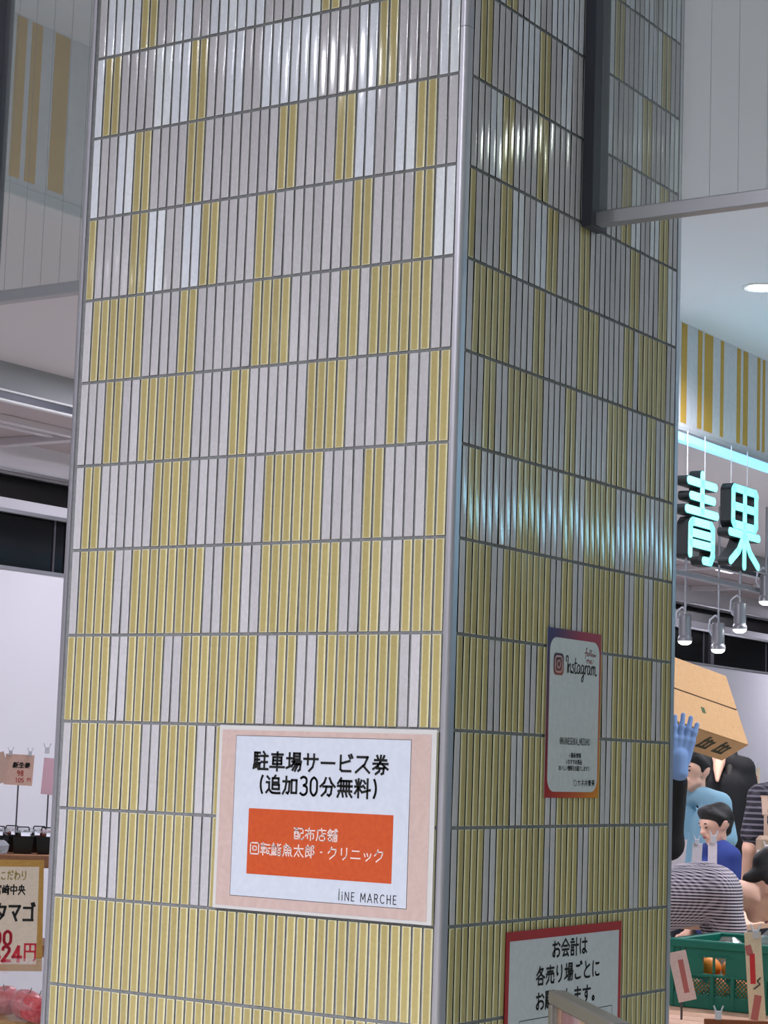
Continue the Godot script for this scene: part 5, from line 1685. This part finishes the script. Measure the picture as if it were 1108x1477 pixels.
func bending_woman(skin: Material, hair: Material, denim: Material, shoe: Material, R: Vector3, B: Vector3) -> void:
	var U := Vector3.UP
	var o := Vector3(-1.90, 0, -4.42)
	var t := person("woman in a fine striped top bending over the crate, dark hair tied up", o)
	var sh := Vector3(-1.575, 1.115, -4.52)          # shoulder line
	var hip := sh - R * 0.46 - U * 0.08
	var neck := sh + R * 0.045 - U * 0.005
	var c := neck + R * 0.165 + U * 0.005               # head
	var look := R * 0.34 - U * 0.92 - B * 0.15         # face down
	var crown := R * 0.92 + U * 0.34
	var torso := []
	for e: float in [-1.0, 1.0]:
		torso.append([sh + B * 0.11 * e - R * 0.02, sh.lerp(hip, 0.55) + B * 0.09 * e, 0.088, 0.098])
		torso.append([sh.lerp(hip, 0.55) + B * 0.09 * e, hip + B * 0.07 * e, 0.098, 0.112])
	var skin_b := head_bones(c, look, crown, 1.0)
	skin_b.append([neck - R * 0.02, c - crown * 0.05, 0.058, 0.052])
	skin_b.append_array(torso)
	var sleeve := []
	var hands := []
	for e: float in [-1.0, 1.0]:
		var s := sh + B * 0.165 * e
		var el := s - U * 0.24 + R * 0.06
		var wr := el + R * 0.19 - U * 0.02 - B * 0.02 * e
		skin_b.append([s, el, 0.048, 0.040])
		skin_b.append([el, wr, 0.040, 0.027])
		sleeve.append([s, s.lerp(el, 0.9), 0.066, 0.058])
		hands.append(hand(wr, R - U * 0.3, -U, 0.95, 0.4, e))
	var legs := []
	var shoes := []
	for e: float in [-1.0, 1.0]:
		var h := hip + B * 0.085 * e - R * 0.02 - U * 0.05
		var k := Vector3(h.x, 0.50, h.z) + R * 0.03
		var a := Vector3(h.x, 0.09, h.z) - R * 0.01
		legs.append([h, k, 0.088, 0.058])
		legs.append([k, a, 0.056, 0.040])
		shoes.append([Vector3(a.x, 0.042, a.z) - R * 0.02, Vector3(a.x, 0.034, a.z) + R * 0.14, 0.042, 0.034])
	skin_b.append_array(legs)
	solid("body", rel(skin_b, o), 0.010, 0.018, skin, t)
	for hb_ in hands:
		solid("hand", rel(hb_, o), 0.006, 0.006, skin, t)
	var top := grown(torso, 0.016)
	top.append_array(sleeve)
	solid("top", rel(top, o), 0.011, 0.035, stripes("top_fine_striped", Color(0.16, 0.15, 0.20), Color(0.80, 0.76, 0.80), 0.0115, 0.5), t)
	solid("collar", rel([[sh - R * 0.005 + U * 0.055 - B * 0.06, sh - R * 0.005 + U * 0.055 + B * 0.06, 0.040, 0.040], [sh + R * 0.02 - U * 0.07 - B * 0.07, sh + R * 0.02 + U * 0.02 - B * 0.08, 0.040, 0.036]], o), 0.010, 0.02, mat("collar_black", Color(0.05, 0.048, 0.06), 0.9), t)
	solid("trousers", rel(grown(legs, 0.014) + [[hip - B * 0.06, hip + B * 0.06, 0.125, 0.125]], o), 0.014, 0.03, denim, t)
	solid("shoes", rel(shoes, o), 0.012, 0.01, shoe, t)
	var r := look.normalized().cross(crown).normalized()
	var H := func(x: float, y: float, z: float) -> Vector3: return c + r * x + crown * y + look * z
	var hb := [[H.call(0, 0.045, -0.040), H.call(0, 0.058, 0.020), 0.084, 0.072], [H.call(0, 0.0, -0.068), H.call(0, -0.055, -0.070), 0.050, 0.030], [H.call(0, 0.02, -0.115), H.call(0.0, 0.045, -0.120), 0.044, 0.046]]
	for e: float in [-1.0, 1.0]:
		hb.append([H.call(0.060 * e, 0.050, 0.03), H.call(0.066 * e, 0.020, -0.03), 0.034, 0.030])
	solid("hair", rel(hb, o), 0.008, 0.02, hair, t)
	face(t, c - o, look, crown, 1.0)

func carrier(skin: Material, hair: Material, denim: Material, shoe: Material, R: Vector3, B: Vector3) -> void:
	var U := Vector3.UP
	# the carton, held on its side: near lower right corner, then its own axes
	var fwd := Vector3(-0.5459, 0.1215, -0.8290)
	var rt := Vector3(0.83695, 0.03311, -0.54628)
	var up := Vector3(0.03893, 0.99204, 0.11978)
	var ex := (rt * 0.711 - up * 0.273 + fwd * 0.648).normalized()
	var ey := (rt * -0.188 + up * 0.814 + fwd * 0.550).normalized()
	ey = (ey - ex * ex.dot(ey)).normalized()
	var ez := -ex.cross(ey).normalized()
	var corner := Vector3(-1.572, 1.661, -4.818)
	var w := 0.50
	var h := 0.313
	var d := 0.135
	var mid := corner - ex * w * 0.5 + ey * h * 0.5 + ez * d * 0.5
	var t := thing("carton", "brown cardboard box held up by a blue-gloved hand", "cardboard box", mid)
	var kraft := grain("kraft_board", Color(0.80, 0.62, 0.43), Color(0.85, 0.68, 0.49), 0.08, Vector3(4, 4, 4), 0.8)
	var st := mk()
	var b := Basis(ex, ey, -ez)
	box(st, ez * 0.0015, Vector3(w, h, d - 0.003), b, 0.002)
	done(st, "body", kraft, t)
	var lower: MeshInstance3D
	for e: float in [-1.0, 1.0]:
		st = mk()
		box(st, ey * (h * 0.25 + 0.001) * e - ez * (d / 2 - 0.001), Vector3(w - 0.001, h * 0.5 - 0.0035, 0.004), b, 0.001)
		lower = done(st, "flap", kraft, t) if e < 0 else lower
		if e > 0:
			done(st, "flap", kraft, t)
	st = mk()
	box(st, -ez * (d / 2 - 0.0012), Vector3(w - 0.004, 0.006, 0.001), b)
	done(st, "seam", mat("seam_dark", Color(0.16, 0.09, 0.06), 0.9), t)
	st = mk()
	box(st, ex * (w / 2 - 0.245) - ey * 0.060 - ez * (d / 2 + 0.0012), Vector3(0.022, 0.026, 0.001), b, 0.0)
	done(st, "print_mark", mat("print_green", Color(0.30, 0.38, 0.24), 0.8), lower)
	# two large printed characters on the side that faces down
	for q in [0.085, 0.185]:
		st = mk()
		for k in 3:
			box(st, ex * (w / 2 - q + 0.024 * (k - 1)) - ey * (h / 2 + 0.0006) + ez * (0.006 * (k - 1)), Vector3(0.014, 0.0010, 0.078 - 0.012 * k), b)
		for k in 2:
			box(st, ex * (w / 2 - q) - ey * (h / 2 + 0.0006) + ez * (0.026 - 0.044 * k), Vector3(0.066, 0.0010, 0.013), b)
		done(st, "print_mark", mat("print_dark_green", Color(0.26, 0.27, 0.19), 0.8), t)

	# the person carrying it, nearly all behind the pillar
	var wr := Vector3(-1.576, 1.571, -4.199)
	var sh := Vector3(-1.97, 1.40, -4.76)
	var neck := sh - R * 0.17 + U * 0.075
	var c := neck + U * 0.125 + R * 0.01
	var o := Vector3(neck.x, 0, neck.z)
	t = person("person in a dark grey jacket raising a blue-gloved hand under the box", o)
	var el := Vector3(-1.659, 1.285, -4.295)
	var torso := []
	for e: float in [-1.0, 1.0]:
		torso.append([neck - U * 0.04 + R * 0.03 * e, neck - U * 0.075 + R * 0.15 * e, 0.048, 0.055])
		torso.append([neck - U * 0.22 + R * 0.09 * e, neck - U * 0.50 + R * 0.07 * e, 0.108, 0.104])
	var skin_b := head_bones(c, R, U, 1.0)
	skin_b.append([c - U * 0.05, neck - U * 0.05, 0.052, 0.058])
	skin_b.append_array(torso)
	skin_b.append_array([[sh, el, 0.050, 0.042], [el, wr, 0.040, 0.028]])
	var sh2 := neck - R * 0.17 - U * 0.075
	var el2 := sh2 + U * 0.05 + B * 0.10 + R * 0.18
	var wr2 := el2 + U * 0.24 + R * 0.06
	skin_b.append_array([[sh2, el2, 0.050, 0.042], [el2, wr2, 0.040, 0.028]])
	var legs := []
	var shoes := []
	var pel := neck - U * 0.55
	for e: float in [-1.0, 1.0]:
		var hp := pel + R * 0.085 * e
		var k := Vector3(hp.x, 0.46, hp.z)
		var a := Vector3(hp.x, 0.09, hp.z)
		legs.append([hp, k, 0.088, 0.06])
		legs.append([k, a, 0.058, 0.042])
		shoes.append([Vector3(a.x, 0.042, a.z), Vector3(a.x, 0.034, a.z) + R * 0.14, 0.042, 0.034])
	skin_b.append_array(legs)
	solid("body", rel(skin_b, o), 0.012, 0.018, skin, t)
	var jacket := grown(torso, 0.020)
	jacket.append_array([[sh, el, 0.066, 0.054], [el, el.lerp(wr, 0.80), 0.052, 0.040], [sh2, el2, 0.070, 0.060], [el2, el2.lerp(wr2, 0.8), 0.058, 0.042]])
	solid("jacket", rel(jacket, o), 0.012, 0.03, mat("jacket_dark_grey", Color(0.085, 0.088, 0.105), 0.85), t)
	solid("trousers", rel(grown(legs, 0.014) + [[pel - R * 0.06, pel + R * 0.06, 0.12, 0.12]], o), 0.016, 0.03, denim, t)
	solid("shoes", rel(shoes, o), 0.012, 0.01, shoe, t)
	var H := func(x: float, y: float, z: float) -> Vector3: return c + B * x + U * y + R * z
	solid("hair", rel([[H.call(0, 0.05, -0.036), H.call(0, 0.06, 0.018), 0.081, 0.07], [H.call(0, 0.01, -0.06), H.call(0, -0.04, -0.052), 0.06, 0.042]], o), 0.010, 0.02, hair, t)
	face(t, c - o, R, U, 1.0)
	# gloves: fingers spread against the box
	var glove := mat("glove_blue", Color(0.50, 0.63, 0.83), 0.85)
	var dirs := wr - el
	var gl := hand(wr + (U * 0.01), U * 1.0 + R * 0.16, B, 1.05, 0.10, -1.0)
	gl.append([wr - U * 0.022, wr + U * 0.03, 0.034, 0.032])
	solid("glove", rel(gl, o), 0.004, 0.007, glove, t)
	solid("glove", rel(hand(wr2, U + R * 0.2, R, 1.05, 0.2, 1.0), o), 0.006, 0.007, glove, t)
